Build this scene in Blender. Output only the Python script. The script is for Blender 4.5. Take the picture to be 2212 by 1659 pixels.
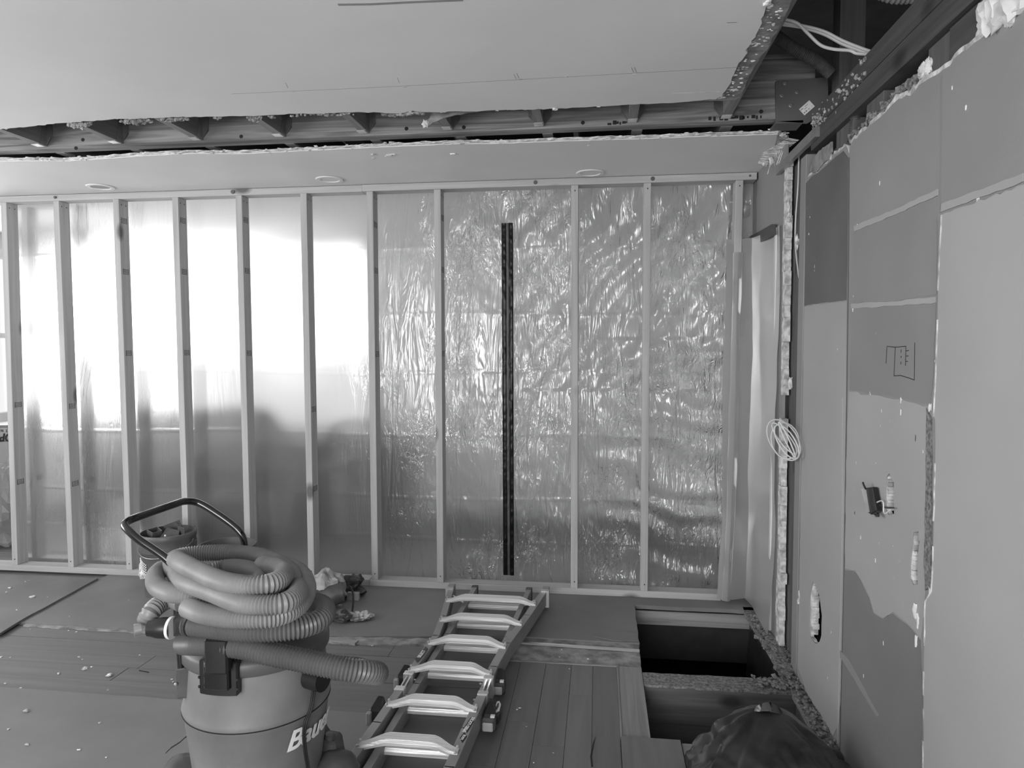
import bpy, math, random
from mathutils import Vector, Matrix, noise
from mathutils.geometry import tessellate_polygon
random.seed(7)
SC = bpy.context.scene
COL = SC.collection
for o in list(bpy.data.objects): bpy.data.objects.remove(o)
# ------------------------------------------------------------------ camera
F, YAW, PIT, ROL, H = 1500.0, .1247, .0519, -.0013, 1.45
M3 = Matrix.Rotation(YAW, 3, 'Z') @ Matrix.Rotation(math.pi/2-PIT, 3, 'X') @ Matrix.Rotation(ROL, 3, 'Z')
CP = Vector((0, 0, H))
cam = bpy.data.objects.new('camera', bpy.data.cameras.new('camera')); COL.objects.link(cam)
cam.matrix_world = Matrix.Translation(CP) @ M3.to_4x4()
cam.data.sensor_width = 36.0; cam.data.lens = F/2212*36.0; cam.data.clip_start = .05
SC.camera = cam
def P(u, v, ax, val):
    """the point on the plane axis=val that is seen at pixel u, v of the photograph"""
    d = M3 @ Vector(((u-1106)/F, -(v-829.5)/F, -1))
    return CP + d*((val-CP[ax])/d[ax])
# ------------------------------------------------------------------ world, light, exposure
SC.view_settings.view_transform = 'Standard'; SC.view_settings.look = 'None'
SC.view_settings.exposure = 0.0; SC.view_settings.gamma = 1.0
SC.view_settings.use_curve_mapping = False
w = bpy.data.worlds.new('sky'); SC.world = w; w.use_nodes = True
w.node_tree.nodes['Background'].inputs[0].default_value = (.9, .9, .9, 1)
w.node_tree.nodes['Background'].inputs[1].default_value = 1.15
def area(name, loc, target, sx, sy, power):
    l = bpy.data.lights.new(name, 'AREA'); l.shape = 'RECTANGLE'; l.size = sx; l.size_y = sy; l.energy = power
    o = bpy.data.objects.new(name, l); COL.objects.link(o); o.location = loc
    o.rotation_euler = (Vector(target)-Vector(loc)).to_track_quat('-Z', 'Y').to_euler()
    return o
area('front_window_light', (-1.2, -2.6, 1.35), (-1.6, 3, 1.9), 2.8, 1.6, 165)
area('left_window_light', (-4.75, 1.7, 1.5), (0, 2.4, 2.2), 2.0, 1.3, 75)
area('back_room_window_light', (-3.4, 5.55, 1.9), (-3.0, 4, 2.0), 2.6, 1.0, 26)
area('back_room_side_window_light', (-4.85, 5.0, 1.6), (-2.5, 5.2, 1.9), .9, 1.3, 18)

# ------------------------------------------------------------------ materials (the photograph is black and white)
def g(v): return (v, v, v, 1)
def mat(name, lo, hi=None, rough=.8, scale=6.0, stretch=(1,1,1), bump=0.0, bscale=60.0, metal=0.0, spec=.5, detail=4.0, contrast=(.35,.65), knots=False, emis=0.0, distort=0.0, bstretch=None, coat=0.0):
    if hi is None: lo, hi = lo*.92, lo*1.06
    m = bpy.data.materials.new(name); m.use_nodes = True; nt = m.node_tree; N = nt.nodes; L = nt.links
    b = N['Principled BSDF']; b.inputs['Roughness'].default_value = rough; b.inputs['Metallic'].default_value = metal
    b.inputs['Specular IOR Level'].default_value = spec
    if coat: b.inputs['Coat Weight'].default_value = coat; b.inputs['Coat Roughness'].default_value = .08
    tc = N.new('ShaderNodeTexCoord'); oi = N.new('ShaderNodeObjectInfo')
    ad = N.new('ShaderNodeVectorMath'); ad.operation = 'ADD'
    sc = N.new('ShaderNodeVectorMath'); sc.operation = 'SCALE'; sc.inputs[0].default_value = (7.3, 3.1, 5.7)
    L.new(oi.outputs['Random'], sc.inputs['Scale'])
    L.new(tc.outputs['Object'], ad.inputs[0]); L.new(sc.outputs[0], ad.inputs[1])
    mp = N.new('ShaderNodeMapping'); mp.inputs['Scale'].default_value = stretch; L.new(ad.outputs[0], mp.inputs[0])
    no = N.new('ShaderNodeTexNoise'); no.inputs['Scale'].default_value = scale; no.inputs['Detail'].default_value = detail
    no.inputs['Distortion'].default_value = distort
    L.new(mp.outputs[0], no.inputs['Vector'])
    cr = N.new('ShaderNodeValToRGB'); cr.color_ramp.elements[0].position = contrast[0]; cr.color_ramp.elements[1].position = contrast[1]
    cr.color_ramp.elements[0].color = g(lo); cr.color_ramp.elements[1].color = g(hi)
    L.new(no.outputs[0], cr.inputs[0]); out = cr.outputs[0]
    if knots:
        mk = N.new('ShaderNodeMapping'); mk.inputs['Scale'].default_value = knots; L.new(ad.outputs[0], mk.inputs[0])
        vo = N.new('ShaderNodeTexVoronoi'); vo.inputs['Scale'].default_value = 1.0; vo.inputs['Randomness'].default_value = 1.0
        L.new(mk.outputs[0], vo.inputs['Vector'])
        kr = N.new('ShaderNodeValToRGB'); kr.color_ramp.elements[0].position = .07; kr.color_ramp.elements[1].position = .16
        kr.color_ramp.elements[0].color = g(.30); kr.color_ramp.elements[1].color = g(1)
        L.new(vo.outputs['Distance'], kr.inputs[0])
        mx = N.new('ShaderNodeMix'); mx.data_type = 'RGBA'; mx.blend_type = 'MULTIPLY'; mx.inputs[0].default_value = 1
        L.new(out, mx.inputs[6]); L.new(kr.outputs[0], mx.inputs[7]); out = mx.outputs[2]
    L.new(out, b.inputs['Base Color'])
    if bump:
        bn = N.new('ShaderNodeTexNoise'); bn.inputs['Scale'].default_value = bscale; bn.inputs['Detail'].default_value = 3
        mb = N.new('ShaderNodeMapping'); mb.inputs['Scale'].default_value = bstretch or stretch; L.new(ad.outputs[0], mb.inputs[0])
        L.new(mb.outputs[0], bn.inputs['Vector'])
        bu = N.new('ShaderNodeBump'); bu.inputs['Strength'].default_value = bump; bu.inputs['Distance'].default_value = .004
        L.new(bn.outputs[0], bu.inputs['Height']); L.new(bu.outputs[0], b.inputs['Normal'])
    return m
def wood(name, lo, hi, ax, knots=True, rough=.75, fine=1.0, bump=.15):
    st = [38*fine]*3; st[ax] = 1.6
    kn = [4.2]*3; kn[ax] = 2.3
    return mat(name, lo, hi, rough, 1.0, tuple(st), bump, 2.0, detail=5, contrast=(.3,.7), knots=tuple(kn) if knots else False, distort=.6)
MT = dict(
 ceil = mat('ceiling_paint', .70, .76, .75, 1.5, bump=.05, bscale=120, spec=.35),
 drywall = mat('grey_painted_drywall', .26, .30, .6, 1.2, bump=.08, bscale=90),
 drywall_mid = mat('darker_wall_paint', .235, .265, .55, 2.0, bump=.06, bscale=90),
 drywall_dark = mat('dark_wall_paint', .095, .12, .5, 3.0, bump=.06, bscale=80),
 drywall_low = mat('lower_wall_paint', .19, .22, .55, 2.0, bump=.06, bscale=90),
 drywall_light = mat('light_wall_paint', .35, .40, .6, 1.5, bump=.05, bscale=90),
 gypsum = mat('broken_gypsum', .36, .80, .95, 30, bump=.9, bscale=70),
 gypsum_dark = mat('torn_board_paper', .16, .34, .95, 18, bump=.8, bscale=60),
 plaster_rubble = mat('plaster_rubble', .10, .27, .95, 90, bump=1, bscale=60),
 stud = wood('new_stud_wood', .35, .46, 2), platex = wood('new_plate_wood', .34, .46, 0),
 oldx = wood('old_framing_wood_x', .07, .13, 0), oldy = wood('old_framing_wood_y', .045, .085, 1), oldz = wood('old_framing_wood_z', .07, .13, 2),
 joistx = wood('dusty_joist_wood', .14, .30, 0, False), oldlight = wood('worn_wood_y', .17, .28, 1, False), oldlightx = wood('worn_wood_x', .2, .33, 0, False),
 lvl = mat('laminated_beam_wood', .12, .36, .7, 1.0, (1.0, 8, 22), .1, 2.0, detail=5, distort=2.2, contrast=(.32,.68)),
 steel = mat('galvanised_steel', .34, .44, .38, 12, metal=.8), hanger = mat('hanger_steel', .55, .75, .35, 12, metal=.5),
 paint_steel = mat('primed_steel_bracket', .105, .12, .55, 5, spec=.4),
 alu = mat('ladder_aluminium', .62, .78, .32, 3, metal=.85), rung = mat('rung_aluminium', .66, .82, .34, 1.0, (1.0, 60, 60), .35, 4, metal=.45),
 rail = mat('ladder_rail_aluminium', .26, .32, .5, 3, metal=.25),
 ziptape = mat('zip_tape_black', .004, .008, .28, 8, spec=.22),
 black = mat('black_plastic', .012, .02, .35, 8), blackgloss = mat('black_gloss_paint', .006, .01, .16, 4, spec=.6, coat=.6),
 dkplastic = mat('dark_grey_plastic', .05, .085, .5, 14), drum = mat('grey_drum_plastic', .15, .21, .55, 5, bump=.12, bscale=160),
 hose = mat('light_grey_hose', .20, .27, .42, 10), hosed = mat('dark_grey_hose', .11, .15, .38, 6),
 white = mat('white_print', .72, .8, .6), orange = mat('mid_grey_bucket_plastic', .085, .105, .45, 6), bucket_in = mat('mid_grey_bucket_lining', .13,.16,.5,6),
 paper = mat('grey_floor_paper', .165, .205, .62, 2.2, bump=.25, bscale=12, spec=.4), paper_dark = mat('worn_floor_paper', .145, .185, .62, 3, bump=.3, bscale=14),
 plank = wood('laminate_plank', .115, .15, 1, False, .42, .7), plankx = wood('old_floorboard', .12, .155, 0, False, .6, .8),
 plankl = wood('lighter_laminate_plank', .135, .17, 1, False, .42, .7),
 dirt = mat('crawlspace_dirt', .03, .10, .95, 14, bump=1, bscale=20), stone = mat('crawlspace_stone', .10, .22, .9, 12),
 void = mat('shade_tinted_sheathing', .02, .035, .9, 6), bag = mat('dark_bag_plastic', .010, .03, .30, 9, bump=.7, bscale=20),  # void: near-black boards, cavity darkness put into the colour
 cable = mat('white_cable', .6, .66, .45, 4), tape = mat('dark_cloth_tape', .05, .07, .5, 10), foam = mat('white_foam', .6, .8, .9, 12, bump=.8, bscale=22),
 wool = mat('fibrous_insulation', .16, .5, .95, 60, bump=1, bscale=90), pvc = mat('white_window_frame', .68, .76, .4),
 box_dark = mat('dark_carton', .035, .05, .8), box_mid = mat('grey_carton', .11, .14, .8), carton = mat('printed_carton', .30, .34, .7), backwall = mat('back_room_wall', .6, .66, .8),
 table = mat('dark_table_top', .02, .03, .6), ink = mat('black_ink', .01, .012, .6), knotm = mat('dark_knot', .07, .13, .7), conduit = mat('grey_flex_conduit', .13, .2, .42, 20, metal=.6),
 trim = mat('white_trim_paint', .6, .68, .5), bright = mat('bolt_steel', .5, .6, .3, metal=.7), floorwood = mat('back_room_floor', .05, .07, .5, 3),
 leather = mat('dark_worn_leather', .04, .08, .5, 15, bump=.3), bagpaper = mat('crumpled_paper_bag', .24, .4, .75, 12, bump=.9, bscale=25), glove = mat('pale_work_glove', .3, .6, .8, 25, bump=.6, bscale=30),
)
def plastic_mat(name, wr=.48, milky=.16, trans=.08, refr=.76, dc=.42, fm=2.4, gr=.2, rr_=.60):
    m = bpy.data.materials.new(name); m.use_nodes = True; nt = m.node_tree; N = nt.nodes; L = nt.links
    for n in list(N): N.remove(n)
    out = N.new('ShaderNodeOutputMaterial')
    tc = N.new('ShaderNodeTexCoord')
    def nz(scale, st, detail=4, dist=0):
        mp = N.new('ShaderNodeMapping'); mp.inputs['Scale'].default_value = st[0:3]; mp.inputs['Rotation'].default_value = (0, st[3], 0)
        L.new(tc.outputs['Object'], mp.inputs[0]); n = N.new('ShaderNodeTexNoise'); n.inputs['Scale'].default_value = scale
        n.inputs['Detail'].default_value = detail; n.inputs['Distortion'].default_value = dist; L.new(mp.outputs[0], n.inputs[0]); return n.outputs[0]
    def mth(op, a, b):
        n = N.new('ShaderNodeMath'); n.operation = op
        for i, x in enumerate((a, b)):
            if isinstance(x, (int, float)): n.inputs[i].default_value = x
            else: L.new(x, n.inputs[i])
        return n.outputs[0]
    fine = nz(16, (1.5, 1, .55, .35), 3, 2.4); streak = nz(5, (2.4, 1, .4, .75), 3, 1.4)
    fine = mth('MULTIPLY', mth('ABSOLUTE', mth('SUBTRACT', fine, .5), 0), -2.2)
    streak = mth('MULTIPLY', mth('ABSOLUTE', mth('SUBTRACT', streak, .5), 0), -1.6)
    mask = nz(2.3, (1, 1, 1.2, 0), 2)
    sx = N.new('ShaderNodeSeparateXYZ'); L.new(tc.outputs['Object'], sx.inputs[0])
    mr = N.new('ShaderNodeMapRange'); mr.inputs[1].default_value = -.3; mr.inputs[2].default_value = 1.0; mr.inputs[3].default_value = .03; mr.inputs[4].default_value = 1.0
    L.new(sx.outputs[0], mr.inputs[0])
    rp = N.new('ShaderNodeMapRange'); rp.inputs[1].default_value = .47; rp.inputs[2].default_value = .66; L.new(mask, rp.inputs[0])
    h = mth('ADD', mth('MULTIPLY', mth('MULTIPLY', fine, rp.outputs[0]), 1.0), mth('MULTIPLY', streak, 1.6))
    h = mth('MULTIPLY', h, mr.outputs[0])
    bu = N.new('ShaderNodeBump'); bu.inputs['Strength'].default_value = wr; bu.inputs['Distance'].default_value = .03; L.new(h, bu.inputs['Height'])
    gl = N.new('ShaderNodeBsdfGlossy'); gl.inputs['Roughness'].default_value = gr; gl.inputs['Color'].default_value = g(.9)
    tr = N.new('ShaderNodeBsdfTranslucent'); tr.inputs[0].default_value = g(.8)
    di = N.new('ShaderNodeBsdfDiffuse'); di.inputs[0].default_value = g(dc)
    rf = N.new('ShaderNodeBsdfRefraction'); rf.inputs['IOR'].default_value = 1.15; rf.inputs['Roughness'].default_value = rr_; rf.inputs['Color'].default_value = g(.92)
    for n in (gl, di): L.new(bu.outputs[0], n.inputs['Normal'])
    def mix(f, a, b):
        n = N.new('ShaderNodeMixShader')
        if isinstance(f, float): n.inputs[0].default_value = f
        else: L.new(f, n.inputs[0])
        L.new(a, n.inputs[1]); L.new(b, n.inputs[2]); return n.outputs[0]
    s = milky+trans+refr
    ml = mix(trans/(milky+trans), di.outputs[0], tr.outputs[0])
    ml = mix(refr/s, ml, rf.outputs[0])
    fr = N.new('ShaderNodeFresnel'); fr.inputs[0].default_value = 1.5; L.new(bu.outputs[0], fr.inputs['Normal'])
    f2 = mth('MULTIPLY', fr.outputs[0], fm); f3 = mth('MINIMUM', f2, .8)
    L.new(mix(f3, ml, gl.outputs[0]), out.inputs[0])
    return m
MT['plastic'] = plastic_mat('clear_milky_plastic')
MT['plastic2'] = plastic_mat('smooth_milky_plastic', .10, .5, .2, .3, .30, 1.0, .42, .6)
def glass_mat():
    m = bpy.data.materials.new('window_glass'); m.use_nodes = True; N = m.node_tree.nodes; L = m.node_tree.links
    for n in list(N): N.remove(n)
    o = N.new('ShaderNodeOutputMaterial'); a = N.new('ShaderNodeBsdfTransparent'); b = N.new('ShaderNodeBsdfGlossy'); b.inputs['Roughness'].default_value = .02
    x = N.new('ShaderNodeMixShader'); x.inputs[0].default_value = .06; L.new(a.outputs[0], x.inputs[1]); L.new(b.outputs[0], x.inputs[2]); L.new(x.outputs[0], o.inputs[0])
    return m
MT['glass'] = glass_mat()

# ------------------------------------------------------------------ mesh helpers
class B:
    def __init__(s): s.v = []; s.f = []
    def add(s, vs, fs):
        n = len(s.v); s.v += [Vector(p) for p in vs]; s.f += [tuple(i+n for i in f) for f in fs]; return s
    def hexa(s, p):      # bottom 4 ccw, top 4
        return s.add(p, [(3,2,1,0),(4,5,6,7),(0,1,5,4),(1,2,6,5),(2,3,7,6),(3,0,4,7)])
    def box(s, x0, x1, y0, y1, z0, z1):
        return s.hexa([(x0,y0,z0),(x1,y0,z0),(x1,y1,z0),(x0,y1,z0),(x0,y0,z1),(x1,y0,z1),(x1,y1,z1),(x0,y1,z1)])
    def bar(s, a, b, w, h, up=(0,0,1)):
        a, b = Vector(a), Vector(b); d = (b-a).normalized(); r = d.cross(Vector(up)).normalized(); u = r.cross(d)
        r *= w/2; u *= h/2
        return s.hexa([a-r-u, a+r-u, b+r-u, b-r-u, a-r+u, a+r+u, b+r+u, b-r+u])
    def tube(s, pts, r, n=10, close=False, cap=True):
        pts = [Vector(p) for p in pts]; m = len(pts); rr = r if isinstance(r, (list, tuple)) else [r]*m
        vs = []; up = None
        for i, p in enumerate(pts):
            if close: d = pts[(i+1) % m]-pts[i-1]
            else: d = pts[min(i+1, m-1)]-pts[max(i-1, 0)]
            if d.length < 1e-9: d = Vector((0,0,1))
            d.normalize()
            if up is None: up = d.orthogonal().normalized()
            up = (up-d*up.dot(d)).normalized(); sd = d.cross(up)
            for k in range(n):
                a = 2*math.pi*k/n; vs.append(p+(up*math.cos(a)+sd*math.sin(a))*rr[i])
        fs = []
        for i in range(m if close else m-1):
            j = (i+1) % m
            for k in range(n): fs.append((i*n+k, i*n+(k+1) % n, j*n+(k+1) % n, j*n+k))
        if cap and not close: fs += [tuple(range(n-1, -1, -1)), tuple((m-1)*n+k for k in range(n))]
        return s.add(vs, fs)
    def lathe(s, prof, c, n=40, axis=2):
        vs = []
        for r, z in prof:
            for k in range(n):
                a = 2*math.pi*k/n; q = (r*math.cos(a), r*math.sin(a), z)
                if axis == 0: q = (q[2], q[0], q[1])
                if axis == 1: q = (q[0], q[2], q[1])
                vs.append(Vector(q)+Vector(c))
        fs = [(i*n+k, i*n+(k+1) % n, (i+1)*n+(k+1) % n, (i+1)*n+k) for i in range(len(prof)-1) for k in range(n)]
        if prof[0][0] > 1e-5: fs.append(tuple(range(n-1, -1, -1)))
        if prof[-1][0] > 1e-5: fs.append(tuple((len(prof)-1)*n+k for k in range(n)))
        return s.add(vs, fs)
    def slab(s, poly, ax, lo, hi, holes=()):
        """poly: 2D outline in the plane normal to ax (the other two axes in order)"""
        def to3(p, c):
            if ax == 0: return (c, p[0], p[1])
            if ax == 1: return (p[0], c, p[1])
            return (p[0], p[1], c)
        loops = [list(poly)]+[list(h) for h in holes]
        flat = [p for l in loops for p in l]; n = len(flat)
        tri = tessellate_polygon([[Vector((p[0], p[1], 0)) for p in l] for l in loops])
        vs = [to3(p, lo) for p in flat]+[to3(p, hi) for p in flat]
        fs = [tuple(t) for t in tri]+[tuple(i+n for i in reversed(t)) for t in tri]
        k = 0
        for l in loops:
            m = len(l)
            for i in range(m): fs.append((k+i, k+(i+1) % m, n+k+(i+1) % m, n+k+i))
            k += m
        return s.add(vs, fs)
    def blob(s, c, r, seed=0, amp=.3, n=8, sc=(1,1,1), fr=2.0):
        vs = []; fs = []; c = Vector(c)
        for i in range(n+1):
            th = math.pi*i/n
            for k in range(2*n):
                ph = math.pi*k/n; d = Vector((math.sin(th)*math.cos(ph), math.sin(th)*math.sin(ph), math.cos(th)))
                q = 1+amp*noise.noise(d*fr+Vector((seed*3.7, seed*1.3, 0)))*2
                vs.append(c+Vector((d.x*sc[0], d.y*sc[1], d.z*sc[2]))*r*q)
        for i in range(n):
            for k in range(2*n): fs.append((i*2*n+k, (i+1)*2*n+k, (i+1)*2*n+(k+1) % (2*n), i*2*n+(k+1) % (2*n)))
        return s.add(vs, fs)
def obj(name, b, m, parent=None, smooth=False, kind=None, label=None, bevel=0):
    me = bpy.data.meshes.new(name); off = Vector((0,0,0))
    if parent is not None:
        q = parent
        while q is not None: off += q.location; q = q.parent
    me.from_pydata([p-off for p in b.v], [], b.f)
    import bmesh
    bm = bmesh.new(); bm.from_mesh(me); bmesh.ops.recalc_face_normals(bm, faces=bm.faces[:])
    if bevel: bmesh.ops.bevel(bm, geom=bm.edges[:], offset=bevel, segments=1, affect='EDGES', clamp_overlap=True)
    bm.to_mesh(me); bm.free()
    me.materials.append(MT[m] if isinstance(m, str) else m)
    if smooth:
        me.polygons.foreach_set('use_smooth', [True]*len(me.polygons))
        me.set_sharp_from_angle(angle=math.radians(40))
    o = bpy.data.objects.new(name, me); COL.objects.link(o)
    if parent is not None: o.parent = parent
    if kind: o['kind'] = kind
    if label: o['label'] = label
    return o
def tag(o, label, cat, group=None, kind=None):
    o['label'] = label; o['category'] = cat
    if group: o['group'] = group
    if kind: o['kind'] = kind
    return o
def empty(name, loc, label=None, cat=None, group=None, kind=None):
    o = bpy.data.objects.new(name, None); COL.objects.link(o); o.location = loc; o.empty_display_size = .1
    if label: tag(o, label, cat, group, kind)
    elif kind: o['kind'] = kind
    return o
def copy_tree(o, loc, label=None):
    r = o.copy(); COL.objects.link(r); r.location = loc
    if label: r['label'] = label
    for ch in list(o.children):
        c = ch.copy(); COL.objects.link(c); c.parent = r
        for gch in list(ch.children):
            d = gch.copy(); COL.objects.link(d); d.parent = c
    return r
def jag(pts, amp, step, seed=0, close=False):
    """roughen a 2D line"""
    rnd = random.Random(seed); out = []; n = len(pts)
    for i in range(n if close else n-1):
        a = Vector(pts[i][:2]); b = Vector(pts[(i+1) % n][:2]); L = (b-a).length; k = max(1, int(L/step)); d = (b-a)
        nn = Vector((-d.y, d.x)).normalized() if L > 1e-6 else Vector((0,0))
        for j in range(k):
            t = j/k
            q = a+d*t
            if j: q += nn*rnd.uniform(-amp, amp)+d.normalized()*rnd.uniform(-step, step)*.25
            out.append((q.x, q.y))
    if not close: out.append(tuple(pts[-1][:2]))
    return out
def spline(pts, per=12):
    pts = [Vector(p) for p in pts]; q = [pts[0]*2-pts[1]]+pts+[pts[-1]*2-pts[-2]]; out = []
    for i in range(1, len(q)-2):
        p0, p1, p2, p3 = q[i-1:i+3]
        for k in range(per):
            t = k/per
            out.append(.5*((2*p1)+(p2-p0)*t+(2*p0-5*p1+4*p2-p3)*t*t+(3*p1-p0-3*p2+p3)*t**3))
    out.append(pts[-1]); return out
def resample(pts, d):
    out = [pts[0]]; acc = 0
    for i in range(1, len(pts)):
        a, b = pts[i-1], pts[i]; L = (b-a).length
        while acc+L >= d:
            t = (d-acc)/L; a = a+(b-a)*t; out.append(a); L = (b-a).length; acc = 0
        acc += L
    return out
def corr(b, pts, r, pitch, depth, n=14):
    p = resample(spline(pts, 16), pitch/4); rr = [r-depth*(.0, .5, 1., .5)[i % 4] for i in range(len(p))]
    return b.tube(p, rr, n)
def text(name, s, size, mtx, m, parent=None, thick=.0006, shear=0, bold=0):
    cu = bpy.data.curves.new(name, 'FONT'); cu.body = s; cu.size = size; cu.extrude = thick; cu.shear = shear; cu.offset = bold
    cu.align_x = 'CENTER'; cu.align_y = 'CENTER'
    t = bpy.data.objects.new(name, cu); COL.objects.link(t)
    dg = bpy.context.evaluated_depsgraph_get(); me = bpy.data.meshes.new_from_object(t.evaluated_get(dg)); bpy.data.objects.remove(t)
    me.transform(mtx)
    if parent is not None:
        off = Vector((0,0,0)); q = parent
        while q is not None: off += q.location; q = q.parent
        me.transform(Matrix.Translation(-off))
    me.materials.clear(); me.materials.append(MT[m]); o = bpy.data.objects.new(name, me); COL.objects.link(o)
    if parent is not None: o.parent = parent
    return o
def frame(loc, xd, yd):
    x = Vector(xd).normalized(); y = Vector(yd); y = (y-x*y.dot(x)).normalized(); z = x.cross(y)
    m = Matrix((x, y, z)).transposed().to_4x4(); m.translation = Vector(loc); return m

WY = 4.03        # front face of the new stud wall
WX = .87         # face of the right wall
ZC = 2.42        # underside of the ceiling
ZS = ZC+.022
# ================================================================== FLOOR (with the opened hole)
fl = empty('floor', (0,0,0), kind='structure')
XH0, XH1 = .20, .82                      # hole between these
b = B()                                   # rough subfloor boards below the coverings
for r in [(-5.0,.195,-3.2,7.0),(.195,WX+.13,3.9,7.0),(.195,WX+.13,-3.2,2.55)]: b.box(r[0],r[1],r[2],r[3],-.045,-.024)
obj('subfloor', b, 'oldlightx', fl)
def covering(name, poly, z0, z1, m, amp=.006, step=.05, seed=1):
    return obj(name, B().slab(jag(poly, amp, step, seed, True), 2, z0, z1), m, fl)
covering('floor_paper', [(-3.12,3.262),(-2.4,3.258),(-1.7,3.262),(-1.25,3.30),(-.45,3.40),(.205,3.395),(.205,3.905),(.86,3.905),(.86,4.8),(-3.12,4.8)], -.022, 0, 'paper', .004, .06, 3)
covering('floor_paper', [(-5,-3.2),(-.47,-3.2),(-.462,1.0),(-.462,2.30),(-.462,2.60),(-1.6,2.605),(-3.0,2.62),(-5,2.63)], -.022, 0, 'paper', .003, .08, 5)
covering('raised_floor_board', [(-5,3.10),(-3.0,3.09),(-3.035,3.26),(-3.11,3.93),(-5,3.93)], 0, .012, 'paper_dark', .003, .08, 6)
# torn lip of paper by the hole
covering('torn_paper_flap', [(-.02,3.44),(.12,3.40),(.2,3.41),(.2,3.50),(.1,3.54),(.02,3.52)], .001, .004, 'paper_dark', .008, .03, 9)
# old floorboards running across
yb = 2.615
rr = random.Random(5)
for i in range(5):
    y2 = yb+.127
    x = -5.0
    while x < -.47:
        x2 = min(x+rr.uniform(.9, 2.0), -.465)
        if x2 > -.6: x2 = -.465
        obj('floorboard', B().box(x+.001, x2-.001, yb+.001, min(y2, 3.25)-.0012, -.024, -.011+rr.uniform(-.0012,.0012)), 'plankx', fl)
        x = x2
    yb = y2
covering('torn_underlay_edge', [(-3.0,3.235),(-2.1,3.222),(-1.2,3.225),(-.5,3.30),(-.5,3.36),(-1.25,3.30),(-1.8,3.27),(-2.4,3.262),(-3.0,3.262)], -.024, -.004, 'gypsum_dark', .007, .03, 11)
covering('underlay_strip', [(-3.0,3.255),(-2.1,3.243),(-2.1,3.249),(-3.0,3.262)], -.011, -.003, 'paper', .002, .05, 12)
obj('wood_offcut', B().bar((-1.62,3.30,-.004), (-1.18,3.235,-.004), .035, .012), 'oldlightx', fl)
# laminate plank patch: planks run away from the camera
xs = [-.462,-.352,-.235,-.118,-.02,.086]
for i in range(5):
    cuts = [[.6,2.32,3.135],[.9,2.62,3.135],[1.0,2.47,3.135],[1.4,2.86,3.135],[.9,2.555,3.135]][i]; y0 = -.6
    for y1 in cuts:
        obj('laminate_plank', B().box(xs[i]+.0008, xs[i+1]-.0008, y0+.0008, y1-.0008, -.024, -.006+rr.uniform(-.0008,.0008)), 'plankl' if (i == 3 and y1 > 2) else 'plank', fl)
        y0 = y1
obj('edge_strip', B().box(.086, .094, 2.556, 3.14, -.024, -.002), 'oldlight', fl)
obj('edge_strip', B().box(-.44, .094, 3.136, 3.146, -.024, -.003), 'oldlightx', fl)
obj('subfloor_board', B().box(.095, .198, 2.552, 3.14, -.024, -.004), 'oldlight', fl)
covering('dusty_subfloor_strip', [(-.45,3.148),(.197,3.148),(.2,3.30),(-.45,3.325)], -.024, -.008, 'gypsum_dark', .002, .05, 14)
obj('metal_transition_strip', B().bar((-.45,3.338,-.003), (.2,3.312,-.003), .016, .01), 'alu', fl)
covering('torn_underlay_edge', [(-.45,3.345),(-.2,3.352),(.0,3.335),(.2,3.32),(.2,3.395),(.02,3.405),(-.2,3.40),(-.45,3.40)], -.024, -.006, 'gypsum_dark', .006, .03, 15)
obj('subfloor_plank', B().box(.088, .305, -.6, 2.553, -.024, .002), 'plankl', fl)
obj('subfloor_plank', B().box(.31, .80, 1.2, 2.548, -.03, -.008), 'oldlightx', fl)
# the plank crack
obj('split_in_plank', B().slab([(-.005,2.55),(-.012,2.49),(-.018,2.42),(-.013,2.36),(-.019,2.36),(-.024,2.42),(-.016,2.5)], 2, -.01, -.0045), 'ink', fl)
# torn tear marks in the paper
for pts in ([(430,1572),(415,1583),(400,1592),(388,1603),(370,1614),(357,1628)], [(300,1448),(322,1452)]):
    w3 = [P(u, v, 2, 0) for u, v in pts]; up = [(p.x, p.y) for p in w3]; dn = [(p.x+rr.uniform(.001,.006), p.y-rr.uniform(.003,.009)) for p in w3[1:-1]][::-1]
    obj('tear', B().slab(up+dn, 2, -.003, .0012), 'ink', fl)
obj('torn_paper_flap', B().slab([tuple(P(u, v, 2, 0)[:2]) for u, v in [(403,1592),(440,1578),(441,1590),(415,1597)]], 2, .0005, .0035), 'paper', fl)
# hole framing
hf = empty('floor_framing', (.5, 3.2, -.3), kind='structure')
obj('rim_board', B().box(.1, .95, 3.9, 3.94, -.3, -.024), 'void', hf)  # near-black face stands in for the shade down in the hole
for x in (.33,.44,.55,.66): obj('notch', B().box(x, x+.006, 3.893, 3.9, -.105, -.045), 'ink', hf)
obj('blocking_strip', B().box(.1, .95, 3.885, 3.9, -.1, -.026), 'oldlightx', hf)
def joist_top(name, x0, x1, y0, y1, z0, z1, m): return obj(name, B().box(x0, x1, y0, y1, z0, z1), m, hf)
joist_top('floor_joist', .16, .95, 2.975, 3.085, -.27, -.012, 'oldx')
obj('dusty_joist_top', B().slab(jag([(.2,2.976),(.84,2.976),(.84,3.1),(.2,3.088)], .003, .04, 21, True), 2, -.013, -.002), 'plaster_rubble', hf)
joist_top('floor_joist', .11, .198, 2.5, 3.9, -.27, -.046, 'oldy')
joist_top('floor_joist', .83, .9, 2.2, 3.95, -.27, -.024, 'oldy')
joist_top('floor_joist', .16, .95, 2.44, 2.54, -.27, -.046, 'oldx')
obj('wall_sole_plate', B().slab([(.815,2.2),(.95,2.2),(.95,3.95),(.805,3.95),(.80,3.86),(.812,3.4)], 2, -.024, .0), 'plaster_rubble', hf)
b = B()                                   # crawl space: ground and side walls
n = 40
gv = []
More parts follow.
